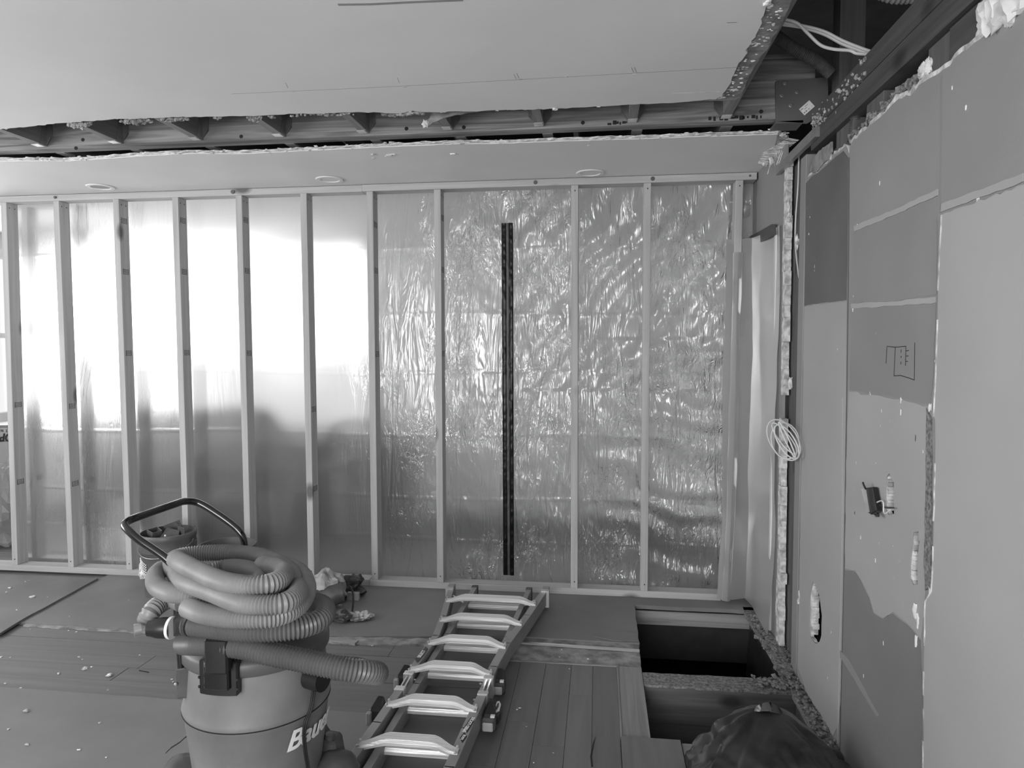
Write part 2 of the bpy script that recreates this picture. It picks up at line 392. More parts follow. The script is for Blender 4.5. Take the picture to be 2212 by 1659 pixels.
for j in range(n+1):
    for i in range(n+1):
        x = -1.6+3.2*i/n; y = .8+3.8*j/n
        gv.append((x, y, -.78+.06*noise.noise(Vector((x*3, y*3, 0)))+.02*noise.noise(Vector((x*14, y*14, 2)))))
b.add(gv, [(j*(n+1)+i, j*(n+1)+i+1, (j+1)*(n+1)+i+1, (j+1)*(n+1)+i) for j in range(n) for i in range(n)])
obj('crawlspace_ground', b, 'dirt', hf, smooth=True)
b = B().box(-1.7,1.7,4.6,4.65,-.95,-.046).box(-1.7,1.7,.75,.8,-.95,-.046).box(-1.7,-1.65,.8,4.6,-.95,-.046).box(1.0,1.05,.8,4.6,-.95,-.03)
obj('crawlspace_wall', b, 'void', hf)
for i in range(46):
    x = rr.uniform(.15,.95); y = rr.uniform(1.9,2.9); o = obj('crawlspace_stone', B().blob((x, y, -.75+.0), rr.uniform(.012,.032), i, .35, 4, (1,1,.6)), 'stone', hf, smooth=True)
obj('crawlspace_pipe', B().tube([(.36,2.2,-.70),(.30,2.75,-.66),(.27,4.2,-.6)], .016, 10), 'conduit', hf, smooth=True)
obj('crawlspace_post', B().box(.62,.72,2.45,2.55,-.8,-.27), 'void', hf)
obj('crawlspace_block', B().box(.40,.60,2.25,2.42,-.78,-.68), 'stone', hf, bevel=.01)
# vapour sheet hanging into the hole on the right
b = B(); pv = []
for j in range(13):
    for i in range(9):
        t = j/12; s = i/8
        pv.append((.825-.10*math.sin(math.pi*t)*s*(.6+.4*t)-.03*math.sin(9*t+4*s)*s, 3.86-.75*t, -.03-.62*s))
b.add(pv, [(j*9+i, j*9+i+1, (j+1)*9+i+1, (j+1)*9+i) for j in range(12) for i in range(8)])
obj('vapour_sheet', b, 'bag', hf, smooth=True)
# rubble along the wall foot
rb = B()
for i in range(420):
    t = rr.random(); y = 2.55+1.25*t; x = rr.uniform(.815, .875); s = rr.uniform(.004, .014)*(1.35 if y > 3.1 else 1)
    if i < 120: y = rr.gauss(3.4, .12); x = rr.uniform(.80,.92); s = rr.uniform(.006, .024)
    if 120 <= i < 200: y = rr.gauss(3.04,.03); x = rr.gauss(.76,.05); s = rr.uniform(.005, .013)
    rb.blob((x, y, .004+s*.4), s, i, .5, 3, (1,1.2,.6))
obj('plaster_rubble', rb, 'plaster_rubble', fl, kind='stuff')

# ================================================================== NEW STUD WALL
wb = empty('wall_back', (-1.4, WY, 0), kind='structure')
def plate(name, x0, x1, z0, z1, dy=0, m='platex'):
    return obj(name, B().box(x0, x1, WY+dy, WY+.09, z0, z1), m, wb, bevel=.002)
plate('top_plate', -5.0, -1.402, ZC-.042, ZC-.003, .004)
plate('top_plate', -1.40, .86, ZC-.042, ZC-.003, -.004)
plate('bottom_plate', -5.0, -1.385, 0, .038, 0)
plate('bottom_plate', -1.383, .70, 0, .038, 0)
studs = [((1,436),(26,1222)),((114,432),(147,1228)),((243,425),(273,1236)),((371,422),(397,1243)),((508,420),(530,1252)),((648,417),(666,1256)),
 ((791,413),(803,1256)),((937,409),(944,1258)),((1234,401),(1233,1270)),((1391,396),(1384,1279)),((1590,389),(1566,1292))]
stamp_v = [(875,1042),(878,1046),(475,586,763),(474,586,762),(473,584,763),(885,1057),(483,583,765),(468,581,764),(),(),()]
for i, ((u1, v1), (u2, v2)) in enumerate(studs):
    t = P(u1, v1, 1, WY); q = P(u2, v2, 1, WY); zt, zb = ZC-.042, .038
    dx = (t.x-q.x)/(t.z-q.z); xt = t.x+dx*(zt-t.z); xb = q.x+dx*(zb-q.z); W = .040; y0, y1 = WY+rr.uniform(0,.003), WY+.089
    st = obj('stud', B().hexa([(xb,y0,zb),(xb+W,y0,zb),(xb+W,y1,zb),(xb,y1,zb),(xt,y0,zt),(xt+W,y0,zt),(xt+W,y1,zt),(xt,y1,zt)]), 'stud', wb, bevel=.002)
    # nail heads and grade stamps on the side face (the face towards the camera's right)
    for z in (zt-.035, zb+.035):
        f = (z-zb)/(zt-zb); x = xb+(xt-xb)*f
        for yy in (.02,.06)[:2 if i < 8 and z > 1 else 1]:
            if i < 8 and z > 1: obj('nail_head', B().lathe([(.0001,0),(.0045,0),(.0045,.0015),(.0001,.0015)], (0,0,0), 8, 0) if False else B().box(x+W, x+W+.001, y0+yy, y0+yy+.006, z, z+.006), 'ink', st)
            else: obj('nail_head', B().box(x+W*.45, x+W*.45+.006, y0-.001, y0, z, z+.007), 'ink', st)
    for v in stamp_v[i]:
        z = P(u1, v, 1, WY).z; f = (z-zb)/(zt-zb); x = xb+(xt-xb)*f+W
        sb = B(); yy = y0+.018
        sb.box(x, x+.0012, yy, yy+.003, z-.018, z+.018).box(x, x+.0012, yy+.047, yy+.05, z-.018, z+.018)
        for k in range(4):
            zz = z+.014-.009*k; a = rr.uniform(.004,.012)
            y2 = yy+a
            while y2 < yy+.04:
                y3 = y2+rr.uniform(.004,.011); sb.box(x, x+.001, y2, min(y3, yy+.043), zz-.0022, zz+.0008); y2 = y3+.0018
        obj('grade_stamp', sb, 'ink', st, kind='stuff')
# knots on the wide faces and plates
for (u, v, r) in [(1157,388,.012),(1410,382,.012),(1620,378,.006),(503,413,.012),(119,421,.008),(812,412,.0)]:
    if r:
        p = P(u, v, 1, WY); obj('knot', B().lathe([(.0001,-.0005),(r,-.0005),(r,-.0055),(.0001,-.006)], (p.x, WY, ZC-.021), 14, 1), 'knotm', wb)

# ------------------------------------------------------------------ plastic sheet behind the studs
def sheet_disp(x, z):
    m = min(1, max(.06, (x+1.5)/1.3)); d = 0
    for k, zz in enumerate((.27,.53,.92,1.30,1.65,2.05)):
        d += (.0012+.0018*m)*math.exp(-((z-zz-.01*math.sin(x*3+k))/.006)**2)
    a = noise.noise(Vector((x*2.2+z*1.3, z*1.4, 1)))*.020
    c = noise.noise(Vector((x*6+z*4, z*2.5-x*2, 4)))*.010
    if x > -.7 and z > 1.2:                                   # diagonal pull folds towards the zip
        c += .006*math.sin((x*.75-z*.62)*46+2*noise.noise(Vector((x*3, z*3, 0))))*min(1, (x+.7)/.3)
    if x > -.1 and z < 1.5: c += .006*math.sin((z*1.0+x*.22)*34+3*noise.noise(Vector((x*3, z*4, 7))))*min(1, (x+.1)/.3)
    c += abs(noise.noise(Vector((x*14+z*9, z*7, 9))))*.004
    return (a+c)*m+d
def sheet_mesh(x0, x1, z0, z1, y, nx, nz, fn, left_wave=0):
    vs = []
    for j in range(nz+1):
        for i in range(nx+1):
            x = x0+(x1-x0)*i/nx; z = z0+(z1-z0)*j/nz
            vs.append((x, y-fn(x, z), z))
    return B().add(vs, [(j*(nx+1)+i, j*(nx+1)+i+1, (j+1)*(nx+1)+i+1, (j+1)*(nx+1)+i) for j in range(nz) for i in range(nx)])
ps = empty('plastic_sheet', (-1.4, WY+.115, 0), 'large clear milky plastic sheet stretched behind the new studs with a black zip', 'plastic sheet')
obj('film', sheet_mesh(-3.86, .855, .0, ZC-.01, WY+.125, 420, 230, sheet_disp), 'plastic', ps, smooth=True)
# zip: two black adhesive strips with a grey zip between
a = P(1084, 483, 1, WY+.1); c = P(1111, 1241, 1, WY+.1); a2 = P(1109, 483, 1, WY+.1); c0 = P(1088, 1241, 1, WY+.1)
def zstrip(name, f0, f1, m, y):
    nz = 220; vs = []
    for j in range(nz+1):
        t = j/nz; xl = a.x+(c0.x-a.x)*t; xr = a2.x+(c.x-a2.x)*t; z = a.z+(c.z-a.z)*t
        x0 = xl+(xr-xl)*f0; x1 = xl+(xr-xl)*f1
        for i in range(5):
            s = i/4; x = x0+(x1-x0)*s
            bmp = .004*math.sin(math.pi*s)*(.4+abs(noise.noise(Vector((x*20, z*22, 3+f0*9))))*1.8)+.0012*max(0, 1-abs(((z*16+f0*3+noise.noise(Vector((z*9, f0*7, 0)))) % 1)-.5)*8)
            vs.append((x, y-bmp, z))
    return obj(name, B().add(vs, [(j*5+i, (j+1)*5+i, (j+1)*5+i+1, j*5+i+1) for j in range(nz) for i in range(4)]), m, ps, smooth=True)
zstrip('zip_tape', 0, .40, 'ziptape', WY+.084); zstrip('zip_tape', .62, 1, 'ziptape', WY+.084); zstrip('zip', .38, .64, 'dkplastic', WY+.086)
# plastic wrapped over the last stud and the side wall opening
ps2 = empty('plastic_sheet', (.8, 3.8, 0), 'milky plastic sheet taped over the side doorway beside the last stud', 'plastic sheet')
SXB = P(1566,1292,1,WY).x; SXT = P(1590,389,1,WY).x
TZ0 = P(1609,530,0,WX); TZ1 = P(1678,492,0,WX)
vs = []; nz = 60; prof = [(.612,4.035),(.622,4.022),(.645,4.018),(.66,4.022),(.672,4.035),(.70,4.05),(.78,4.045),(.84,4.0),(.855,3.9),(.857,3.8),(.858,3.7),(.858,3.6),(.857,3.5)]
for j in range(nz+1):
    t = j/nz
    for k, (x, y) in enumerate(prof):
        ztop = 1.98 if k < 5 else TZ0.z+(TZ1.z-TZ0.z)*(min(y, 4.0)-TZ0.y)/(TZ1.y-TZ0.y)
        z = ztop*(1-t)+.03*t; fl_ = max(0, 1-z/.5)
        if k < 5: x = SXB+(SXT-SXB)*z/2.38+(-.004,0,.022,.040,.047)[k]; y = (4.032,4.022,4.019,4.022,4.034)[k]
        vs.append((x+(.006 if k > 4 else .002)*math.sin(z*5+k)+(-.03*fl_ if k < 7 else -.02*fl_)+.004*noise.noise(Vector((k, z*6, 0))), y-.08*fl_*(1 if k < 7 else .0)+.005*math.sin(k*2.1), z))
K = len(prof)
obj('film', B().add(vs, [(j*K+i, (j+1)*K+i, (j+1)*K+i+1, j*K+i+1) for j in range(nz) for i in range(K-1)]), 'plastic2', ps2, smooth=True)
q = [P(u, v, 0, WX-.014) for u, v in [(1606,527),(1608,536),(1628,525),(1636,527),(1648,522),(1677,507),(1676,486),(1669,484),(1632,505),(1622,510)]]
obj('tape', B().slab([(p.y, p.z) for p in q], 0, WX-.018, WX-.014), 'tape', ps2, label='dark strip of tape')

# ================================================================== CEILINGS
ce = empty('ceiling', (-1, 1, ZC), kind='structure')
edge = [(0,280),(60,274),(130,266),(190,262),(240,258),(300,256),(360,254),(420,252),(480,252),(520,251),(560,250),(600,248),(640,246),(700,245),(760,243),(820,243),(850,245),(875,243),(890,239),(909,242),(957,243),(985,240),(1031,241),(1080,238),(1138,237),(1200,235),(1262,232),(1333,228),(1400,225),(1468,221),(1515,217),(1545,214),(1560,208),(1571,190),(1580,172),(1590,150),(1603,130),(1618,100),(1632,80),(1646,50),(1652,25),(1662,-10)]
ew = [P(u, v, 2, ZC) for u, v in edge]
e2 = jag([(p.x, p.y) for p in ew], .006, .022, 31)
x_end = e2[-1][0]
outline = [(-5, -3.2), (x_end+.02, -3.2)]+[(x_end+.005, 1.0)]+list(reversed(e2))+[(-5, 2.84)]
obj('plaster_layer', B().slab(outline, 2, ZC, ZC+.008), 'ceil', ce)
outer = [P(u, v, 2, ZC+.01) for u, v in [(1594,216),(1601,205),(1612,176),(1632,140),(1662,97),(1668,80),(1690,50),(1702,20),(1715,-12)]]
e3 = jag([(p.x, p.y+.012) for p in ew[:-12]], .014, .03, 33)+jag([(p.x, p.y) for p in outer], .004, .03, 34)
outline = [(-5, -3.2), (e3[-1][0]+.02, -3.2)]+[(e3[-1][0], 1.0)]+list(reversed(e3))+[(-5, 2.85)]
obj('board_layer', B().slab(outline, 2, ZC+.008, ZC+.022), 'gypsum_dark', ce)
# bright crumbs and hanging fibres on the torn edges
cb = B()
for i in range(190):
    k = rr.randrange(len(ew)-12, len(ew)-1) if i < 90 else rr.randrange(0, len(ew)-13)
    p = ew[k].lerp(ew[k+1], rr.random()); off = rr.uniform(.0,.05) if i < 90 else rr.uniform(-.003,.01)
    s = rr.uniform(.002,.006)*(1.1 if i < 90 else 1)
    cb.blob((p.x+(off if i < 90 else 0), p.y+(0 if i < 90 else off), ZC+.004+rr.uniform(-.003,.006)), s, i, .5, 3, (1.3,.8,.5))
for (u, v, s) in [(1657,8,.012),(1664,14,.011),(1199,235,.012),(1660,3,.009)]:
    p = P(u, v, 2, ZC-.002); cb.blob((p.x, p.y, p.z), s, u, .3, 4, (1,1,.5))
for (u, v) in [(1125,171),(1222,165),(1370,160),(876,188),(634,198)]:
    p = P(u, v, 2, ZC); cb.blob((p.x, p.y, p.z+.0), .006, u, .4, 3, (1.4,.7,.3))
obj('plaster_crumbs', cb, 'gypsum', ce, kind='stuff')
wl = B()
for (u0, u1, n, dz) in [(140,190,60,.035),(255,320,90,.028),(335,400,70,.022),(530,560,45,.028),(455,470,8,.012),(575,590,10,.015),(820,912,70,.018),(620,760,22,.008)]:
    for i in range(n):
        u = rr.uniform(u0, u1); k = max(j for j in range(len(edge)) if edge[j][0] <= u); q = k+1
        v = edge[k][1]+(edge[q][1]-edge[k][1])*(u-edge[k][0])/(edge[q][0]-edge[k][0]+1e-6)
        p = P(u, v, 2, ZC); h = dz*rr.uniform(.2,1)*(1-abs((u-u0)/(u1-u0)-.5))
        wl.blob((p.x, p.y+.012+rr.uniform(0,.02), ZC+.004-h*.5), rr.uniform(.004,.008), i, .6, 3, (1.2,.7,max(.8, h*60)))
obj('hanging_plaster_fibres', wl, 'gypsum_dark', ce, kind='stuff')
# the torn flap that hangs by the middle
f = [P(u, v, 1, 2.95) for u, v in [(912,268),(920,276),(928,272),(935,266),(960,255),(985,248),(1031,242),(985,240),(940,242),(931,244),(929,255),(922,262)]]
obj('hanging_board_flap', B().slab(jag([(p.x, p.z) for p in f], .002, .02, 4, True), 1, 2.945, 2.953), 'gypsum_dark', ce)
obj('hanging_board_flap', B().blob(tuple(P(919,267,1,2.944)), .014, 3, .6, 6, (1,.4,1)), 'gypsum', ce)
# pencil line, seam, ticks
def strip_on(ax, val, pts, wd, m, name, parent, th=.0012, sgn=-1):
    q = [P(u, v, ax, val) for u, v in pts]; b = B()
    for i in range(len(q)-1): b.bar(q[i], q[i+1], wd if ax == 2 else th, th if ax == 2 else wd)
    return obj(name, b, m, parent)
strip_on(2, ZC, [(500,203),(870,186),(1120,172),(1370,158),(1600,145)], .0016, 'drywall_dark', 'pencil_line', ce, .0006)
for u, v in [(1110,160),(1116,158),(1364,146),(1370,145),(617,179),(858,168)]: strip_on(2, ZC, [(u,v),(u+5,v+11)], .0012, 'drywall_dark', 'pencil_tick', ce, .0006)
strip_on(2, ZC, [(1452,202),(1555,198)], .002, 'gypsum', 'scratch', ce, .0008)
strip_on(2, ZC, [(1570,49),(1592,48)], .002, 'drywall_dark', 'scratch', ce, .0008)
strip_on(2, ZC, [(730,10),(800,9),(900,4),(1000,0)], .012, 'drywall', 'scuffed_seam', ce, .001)
# the further ceiling, beyond the beam
cf = empty('ceiling', (-1, 5, ZC), kind='structure')
ed = [(-60,349),(60,348),(150,348),(200,345),(330,336),(420,332),(520,333),(620,328),(705,324),(800,319),(900,315),(990,311),(1060,311),(1180,307),(1290,303),(1400,300),(1500,296),(1600,293),(1680,290),(1700,296),(1672,322),(1660,342),(1651,362),(1640,378)]
q = [P(u, v, 2, ZC) for u, v in ed]; fe = [(p.x, p.y) for p in q]
poly = jag(fe[:-5], .003, .03, 41)+fe[-4:-1]+[(WX, 4.12), (WX, 5.9), (-5, 5.9), (-5, fe[0][1])]
obj('plaster_layer', B().slab(poly, 2, ZC, ZC+.004), 'ceil', cf)
poly2 = [(x, y-.008) for x, y in jag(fe[:-5], .006, .02, 43)]+[(WX, 3.42), (WX, 5.9), (-5, 5.9), (-5, fe[0][1])]
obj('gypsum_layer', B().slab(poly2, 2, ZC+.0045, ZC+.009), 'gypsum', cf)
poly2 = [(x, y-.012) for x, y in jag(fe[:-5], .009, .028, 45)]+[(WX, 3.42), (WX, 5.9), (-5, 5.9), (-5, fe[0][1])]
obj('gypsum_layer', B().slab(poly2, 2, ZC+.0095, ZC+.015), 'gypsum', cf)
cb = B()
for i in range(150):
    k = rr.randrange(0, len(q)-5); p = q[k].lerp(q[k+1], rr.random()); s = rr.uniform(.003,.008)
    cb.blob((p.x, p.y+rr.uniform(-.012,.004), ZC+rr.uniform(0,.02)), s, i, .5, 3, (1.8,.8,.7))
for (u, v, s) in [(807,333,.014),(806,341,.008),(842,334,.014),(850,333,.010),(979,332,.013),(1272,314,.006),(835,337,.008)]:
    p = P(u, v, 2, ZC); cb.blob(tuple(p), s, u, .45, 4, (1.3,.9,.5))
obj('plaster_crumbs', cb, 'gypsum', cf, kind='stuff')
# frayed mesh tape at the corner
fb = B(); c0_ = P(1718,298,2,ZC); c1_ = P(1652,352,2,ZC)
for i in range(26):
    t = i/25; p = c0_.lerp(c1_, t); s = 1-abs(t-.5)
    fb.bar(p+Vector((-.075*s,-.01+rr.uniform(-.008,.008),-.004)), p+Vector((.012,-.02+rr.uniform(-.01,.01),-.014)), .004, .003)
for i in range(16):
    p = c0_.lerp(c1_, .2+.6*rr.random()); fb.bar(p+Vector((-.01,0,-.004)), p+Vector((rr.uniform(-.05,.03),rr.uniform(-.01,.02),-rr.uniform(.03,.10))), .003, .003)
fb.blob(tuple(c0_.lerp(c1_,.62)+Vector((-.02,0,-.03))), .02, 8, .6, 5, (.5,.5,1.6)).blob(tuple(c0_.lerp(c1_,.45)+Vector((.02,0,-.02))), .018, 9, .6, 5, (.4,.5,1.8)).blob(tuple(c1_+Vector((-.01,-.02,-.005))), .014, 2, .4, 4)
obj('frayed_mesh_tape', fb, 'gypsum', cf, kind='stuff')
# recessed downlights in the further ceiling
for i, ((u, v), lb) in enumerate(zip([(217,403),(712,387),(1275,373)], ['round recessed ceiling light nearest the left edge above the third stud', 'round recessed ceiling light above the sixth stud left of the plate joint', 'round recessed ceiling light furthest right above the zip side studs'])):
    p = P(u, v, 2, ZC); r = empty('ceiling_light', (p.x, p.y, ZC), lb, 'ceiling light', 'recessed lights in the far ceiling')
    obj('trim_ring', B().lathe([(.052,-.001),(.056,-.006),(.075,-.006),(.079,-.001)], p, 32), 'white' if i == 0 else 'ceil', r, smooth=True)
    obj('lens', B().lathe([(.0001,-.002),(.054,-.002),(.054,0)], p, 32), 'drywall' if i == 0 else 'ceil', r)

# ================================================================== BEAM, JOISTS, ATTIC
YB = 3.235
bm_ = empty('ceiling_beam', (-1, YB, 2.45), 'laminated timber beam running across the opened strip of ceiling', 'beam')
obj('beam_ply', B().box(-5, .93, YB, YB+.045, 2.455, 2.735), 'lvl', bm_, bevel=.002)
obj('beam_ply', B().box(-5, .93, YB+.0455, YB+.085, 2.458, 2.735), 'lvl', bm_, bevel=.002)
for (u, v) in [(1644,241),(878,278),(1259,265),(521,295),(179,302),(164,320),(1002,275)]:
    p = P(u, v, 1, YB); obj('bolt_hole', B().lathe([(.0001,-.001),(.009,-.001),(.009,.002)], (p.x, YB, p.z), 14, 1), 'ink', bm_)
sb = B()
for u0, u1, v in [(1312,1356,290),(1530,1655,279)]:
    p = P(u0, v, 1, YB); e = P(u1, v, 1, YB); x = p.x
    while x < e.x: sb.box(x, x+rr.uniform(.006,.02), YB-.001, YB, 2.457+rr.uniform(0,.008), 2.466+rr.uniform(0,.012)); x += rr.uniform(.012,.03)
obj('worn_print', sb, 'ink', bm_, kind='stuff')
for xg in (-1.10,-.30):
    for k in range(3): obj('glue_line', B().box(xg-.2+.1*k, xg+.25+.1*k, YB-.0008, YB, 2.462+.006*k, 2.4635+.006*k), 'joistx', bm_)
brk = empty('steel_beam_bracket', (.75, YB, 2.5), 'dark steel bracket plate with bolts and a white label at the beam end', 'bracket')
def pbox(u0, v0, u1, v1, y, th): 
    p0 = P(u0, v0, 1, y); p1 = P(u1, v1, 1, y); return (p0.x, p1.x, y-th, y, min(p0.z, p1.z), max(p0.z, p1.z))
q = [P(u, v, 1, YB-.012) for u, v in [(1675,176),(1680,174),(1788,167),(1790,240),(1745,266),(1676,262)]]
obj('plate', B().slab([(p.x, p.z) for p in q], 1, YB-.012, YB-.002), 'paint_steel', brk)
p0 = P(1676,262,1,YB-.012); p1 = P(1745,266,1,YB-.012)
obj('bottom_flange', B().box(p0.x, .88, YB-.012, YB+.10, p0.z-.01, p0.z), 'paint_steel', brk)
for (u, v) in [(1696,180),(1722,199),(1689,206),(1708,228)]:
    p = P(u, v, 1, YB-.012); obj('bolt', B().lathe([(.0001,-.007),(.005,-.007),(.0055,-.003),(.009,-.0025),(.009,0)], (p.x, YB-.012, p.z), 10, 1), 'steel', brk)
p = P(1743,233,1,YB-.014); fm = frame(p, (math.cos(.72),0,math.sin(.72)), (-math.sin(.72),0,math.cos(.72)))
lb = B(); sz = (.028,.018)
lb.add([fm @ Vector((x*sz[0], y*sz[1], z)) for z in (0,.001) for x, y in ((-1,-1),(1,-1),(1,1),(-1,1))], [(0,1,2,3),(7,6,5,4),(0,4,5,1),(1,5,6,2),(2,6,7,3),(3,7,4,0)])
stk = obj('label', lb, 'white', brk)
lb = B()
for (x, y, wx, wy) in [(-.7,.55,.5,.12),(.15,.55,.6,.08),(-.2,.1,.5,.08),(-.75,-.5,.12,.3),(-.5,-.5,.06,.3),(-.35,-.5,.12,.3),(.1,-.4,.3,.06),(.1,-.65,.3,.06),(.7,-.5,.2,.06)]:
    lb.add([fm @ Vector(((x+sx*wx/2)*sz[0], (y+sy*wy/2)*sz[1], z)) for z in (.001,.0014) for sx, sy in ((-1,-1),(1,-1),(1,1),(-1,1))], [(0,1,2,3),(7,6,5,4),(0,4,5,1),(1,5,6,2),(2,6,7,3),(3,7,4,0)])
obj('label_print', lb, 'ink', stk, kind='stuff')
# ceiling joists in hangers: one built, then copied
def make_joist():
    r = empty('ceiling_joist', (0, YB, 2.465), 'x', 'joist', 'ceiling joists hung on the beam')
    obj('timber', B().box(-.019, .019, -3.1, YB-.002, 2.468, 2.66), 'oldlight', r)
    h = B().box(-.021, .021, YB-.055, YB-.002, 2.464, 2.4675)
    for s in (-1, 1):
        x = s*.0205
        h.hexa([(x-.0012,YB-.05,2.464),(x+.0012,YB-.05,2.464),(x+.0012,YB-.002,2.464),(x-.0012,YB-.002,2.464),(x-.0012,YB-.03,2.57),(x+.0012,YB-.03,2.57),(x+.0012,YB-.002,2.60),(x-.0012,YB-.002,2.60)])
        h.slab([(s*.021,2.478),(s*.052,2.508),(s*.052,2.59),(s*.021,2.60)], 1, YB-.004, YB-.002)
        h.bar((s*.022,YB-.006,2.476), (s*.052,YB-.02,2.508), .003, .006)
    obj('joist_hanger', h, 'steel', r)
    obj('hanger_seat', B().box(-.024, .016, YB-.056, YB-.012, 2.4615, 2.464), 'hanger', r)
    return r
jx = [-2.78-.408,-2.78,-2.367,-1.945,-1.52,-1.105,-.70,-.275,.145,.552]
names = ['leftmost ceiling joist in a steel hanger at the frame edge','ceiling joist hung above the gap left of the third stud','ceiling joist hung over the third stud','ceiling joist hung over the fourth stud','ceiling joist hung over the sixth stud','ceiling joist hung left of the dangling torn board','ceiling joist hung just behind the dangling torn board','ceiling joist hung above the zip','ceiling joist hung above the studs right of the zip','rightmost ceiling joist hung beside the steel bracket']
j0 = make_joist()
for i, x in enumerate(jx):
    r = j0 if i == 0 else copy_tree(j0, (x, YB, 2.465)); r.location = (x, YB, 2.465); r['label'] = names[i]
for i, u in enumerate([-10,145,305,465,635,818,1000,1185,1376,1568]):
    p = P(u, 334-.033*u, 1, 3.37); r = empty('ceiling_joist', (p.x, 3.33, 2.465), 'joist end showing behind the beam, '+['at the left frame edge','above the first studs','left of the third stud','over the fourth stud','over the fifth stud','left of the plate joint','over the eighth stud','right of the zip','over the tenth stud','nearest the steel bracket'][i], 'joist', 'joists behind the beam')
    obj('timber', B().box(p.x-.019, p.x+.019, 3.325, 6.8, 2.47, 2.66), 'oldlight', r)
    obj('hanger_seat', B().box(p.x-.026, p.x+.022, 3.322, 3.40, 2.458, 2.468), 'hanger', r)
at = empty('trim_1', (0, 3, 3), kind='structure')
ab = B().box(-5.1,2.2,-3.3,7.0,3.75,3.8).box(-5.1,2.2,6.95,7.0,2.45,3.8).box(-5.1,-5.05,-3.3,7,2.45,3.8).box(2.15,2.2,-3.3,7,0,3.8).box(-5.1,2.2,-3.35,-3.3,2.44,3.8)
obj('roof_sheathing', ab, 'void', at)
for i, x in enumerate([-4.2,-3.2,-2.2,-1.2,-.2,.75]):
    if i < 5: obj('rafter', B().bar((x,-3.2,3.2), (x,6.9,3.3), .04, .14), 'oldy', at)
obj('rafter', B().bar((.9,3.42,2.2), (1.28,2.2,3.7), .09, .10) if False else B().box(.985,1.085,3.10,3.19,2.1,3.74), 'oldz', at)
obj('rafter', B().box(1.22,1.30,2.6,2.7,2.3,3.74), 'oldz', at)
# ================================================================== RIGHT WALL
wr = empty('wall_right', (WX, 2.5, 0), kind='structure')
def yz(pts, x=WX): return [(lambda p: (p.y, p.z))(P(u, v, 0, x)) for u, v in pts]
YL = 3.135                                    # left (far) edge of the painted sheets
topA = [(1739,394),(1746,382),(1752,378),(1762,374),(1775,360),(1790,345),(1805,332),(1815,326),(1822,318),(1830,322),(1833,335)]
topB = [(1838,310),(1845,300),(1860,286),(1868,282),(1878,272),(1890,262),(1903,252),(1915,240),(1925,228),(1940,214),(1957,206),(1975,198),(1987,182),(2003,172),(2014,166),(2026,160),(2038,150),(2052,142),(2060,128),(2078,112),(2090,106),(2105,92),(2118,84),(2132,72),(2145,60),(2165,48),(2185,34),(2212,16)]
hole1 = [(1757,1256),(1762,1262),(1770,1285),(1776,1330),(1775,1372),(1770,1388),(1762,1390),(1751,1375),(1749,1350),(1750,1300),(1752,1275)]
hole2 = [(1922,1022),(1926,1034),(1932,1042),(1932,1110),(1920,1112),(1914,1100),(1914,1050),(1916,1030)]
hole3 = [(1974,1150),(1985,1148),(1987,1170),(1984,1195),(1983,1262),(1974,1264),(1967,1250),(1967,1220),(1971,1180)]
tA = yz(topA); tB = yz(topB); zlast = tB[-1][1]
left = [(YL+.012*math.sin(z*9)-.03*(1-z/2.1)+.02*noise.noise(Vector((0,z*7,3))), z) for z in [.0+.05*k for k in range(43)]]
outline = left+jag(tA, .008, .02, 51)[1:]+jag(tB, .008, .025, 52)+[(-3.2, zlast+.02), (-3.2, 0)]
outline = [p for p in outline]
holes = [jag(yz(h), .003, .02, 60+i, True) for i, h in enumerate((hole1, hole2, hole3))]
obj('drywall_face', B().slab(outline, 0, WX, WX+.002, holes), 'drywall', wr)
def grow(h, d):
    cx = sum(p[0] for p in h)/len(h); cz = sum(p[1] for p in h)/len(h)
    return [(p[0]-(.014 if p[0] > cx else -.002), p[1]) for p in h]
core = left+[(y+.0, z+.012) for y, z in jag(tA, .010, .016, 53)[1:]]+[(y, z+.014) for y, z in jag(tB, .012, .018, 54)]+[(-3.2, zlast+.03), (-3.2, 0)]
obj('gypsum_core', B().slab(core, 0, WX+.0022, WX+.014, [jag(yz(h), .004, .015, 70+i, True) for i, h in enumerate((hole1, hole2, hole3))]), 'gypsum', wr)
# bright broken reveals at the far side of the cut-outs
for nm, ys in (('hole_reveal', hole1), ('hole_reveal', hole2), ('hole_reveal', hole3)):
    q = yz(ys); ymax = max(p[0] for p in q); zs = [p[1] for p in q]; zc0, zc1 = min(zs)+.01, max(zs)-.02
    b = B(); k = 9
    for i in range(k):
        z0 = zc0+(zc1-zc0)*i/k; z1 = zc0+(zc1-zc0)*(i+1)/k; d = rr.uniform(.010,.016)+(.008 if ys is hole1 else 0)
        b.box(WX+.002, WX+.025+rr.uniform(0,.01), ymax-d, ymax+.01, z0, z1-.001)
    obj(nm, b, 'gypsum', wr)
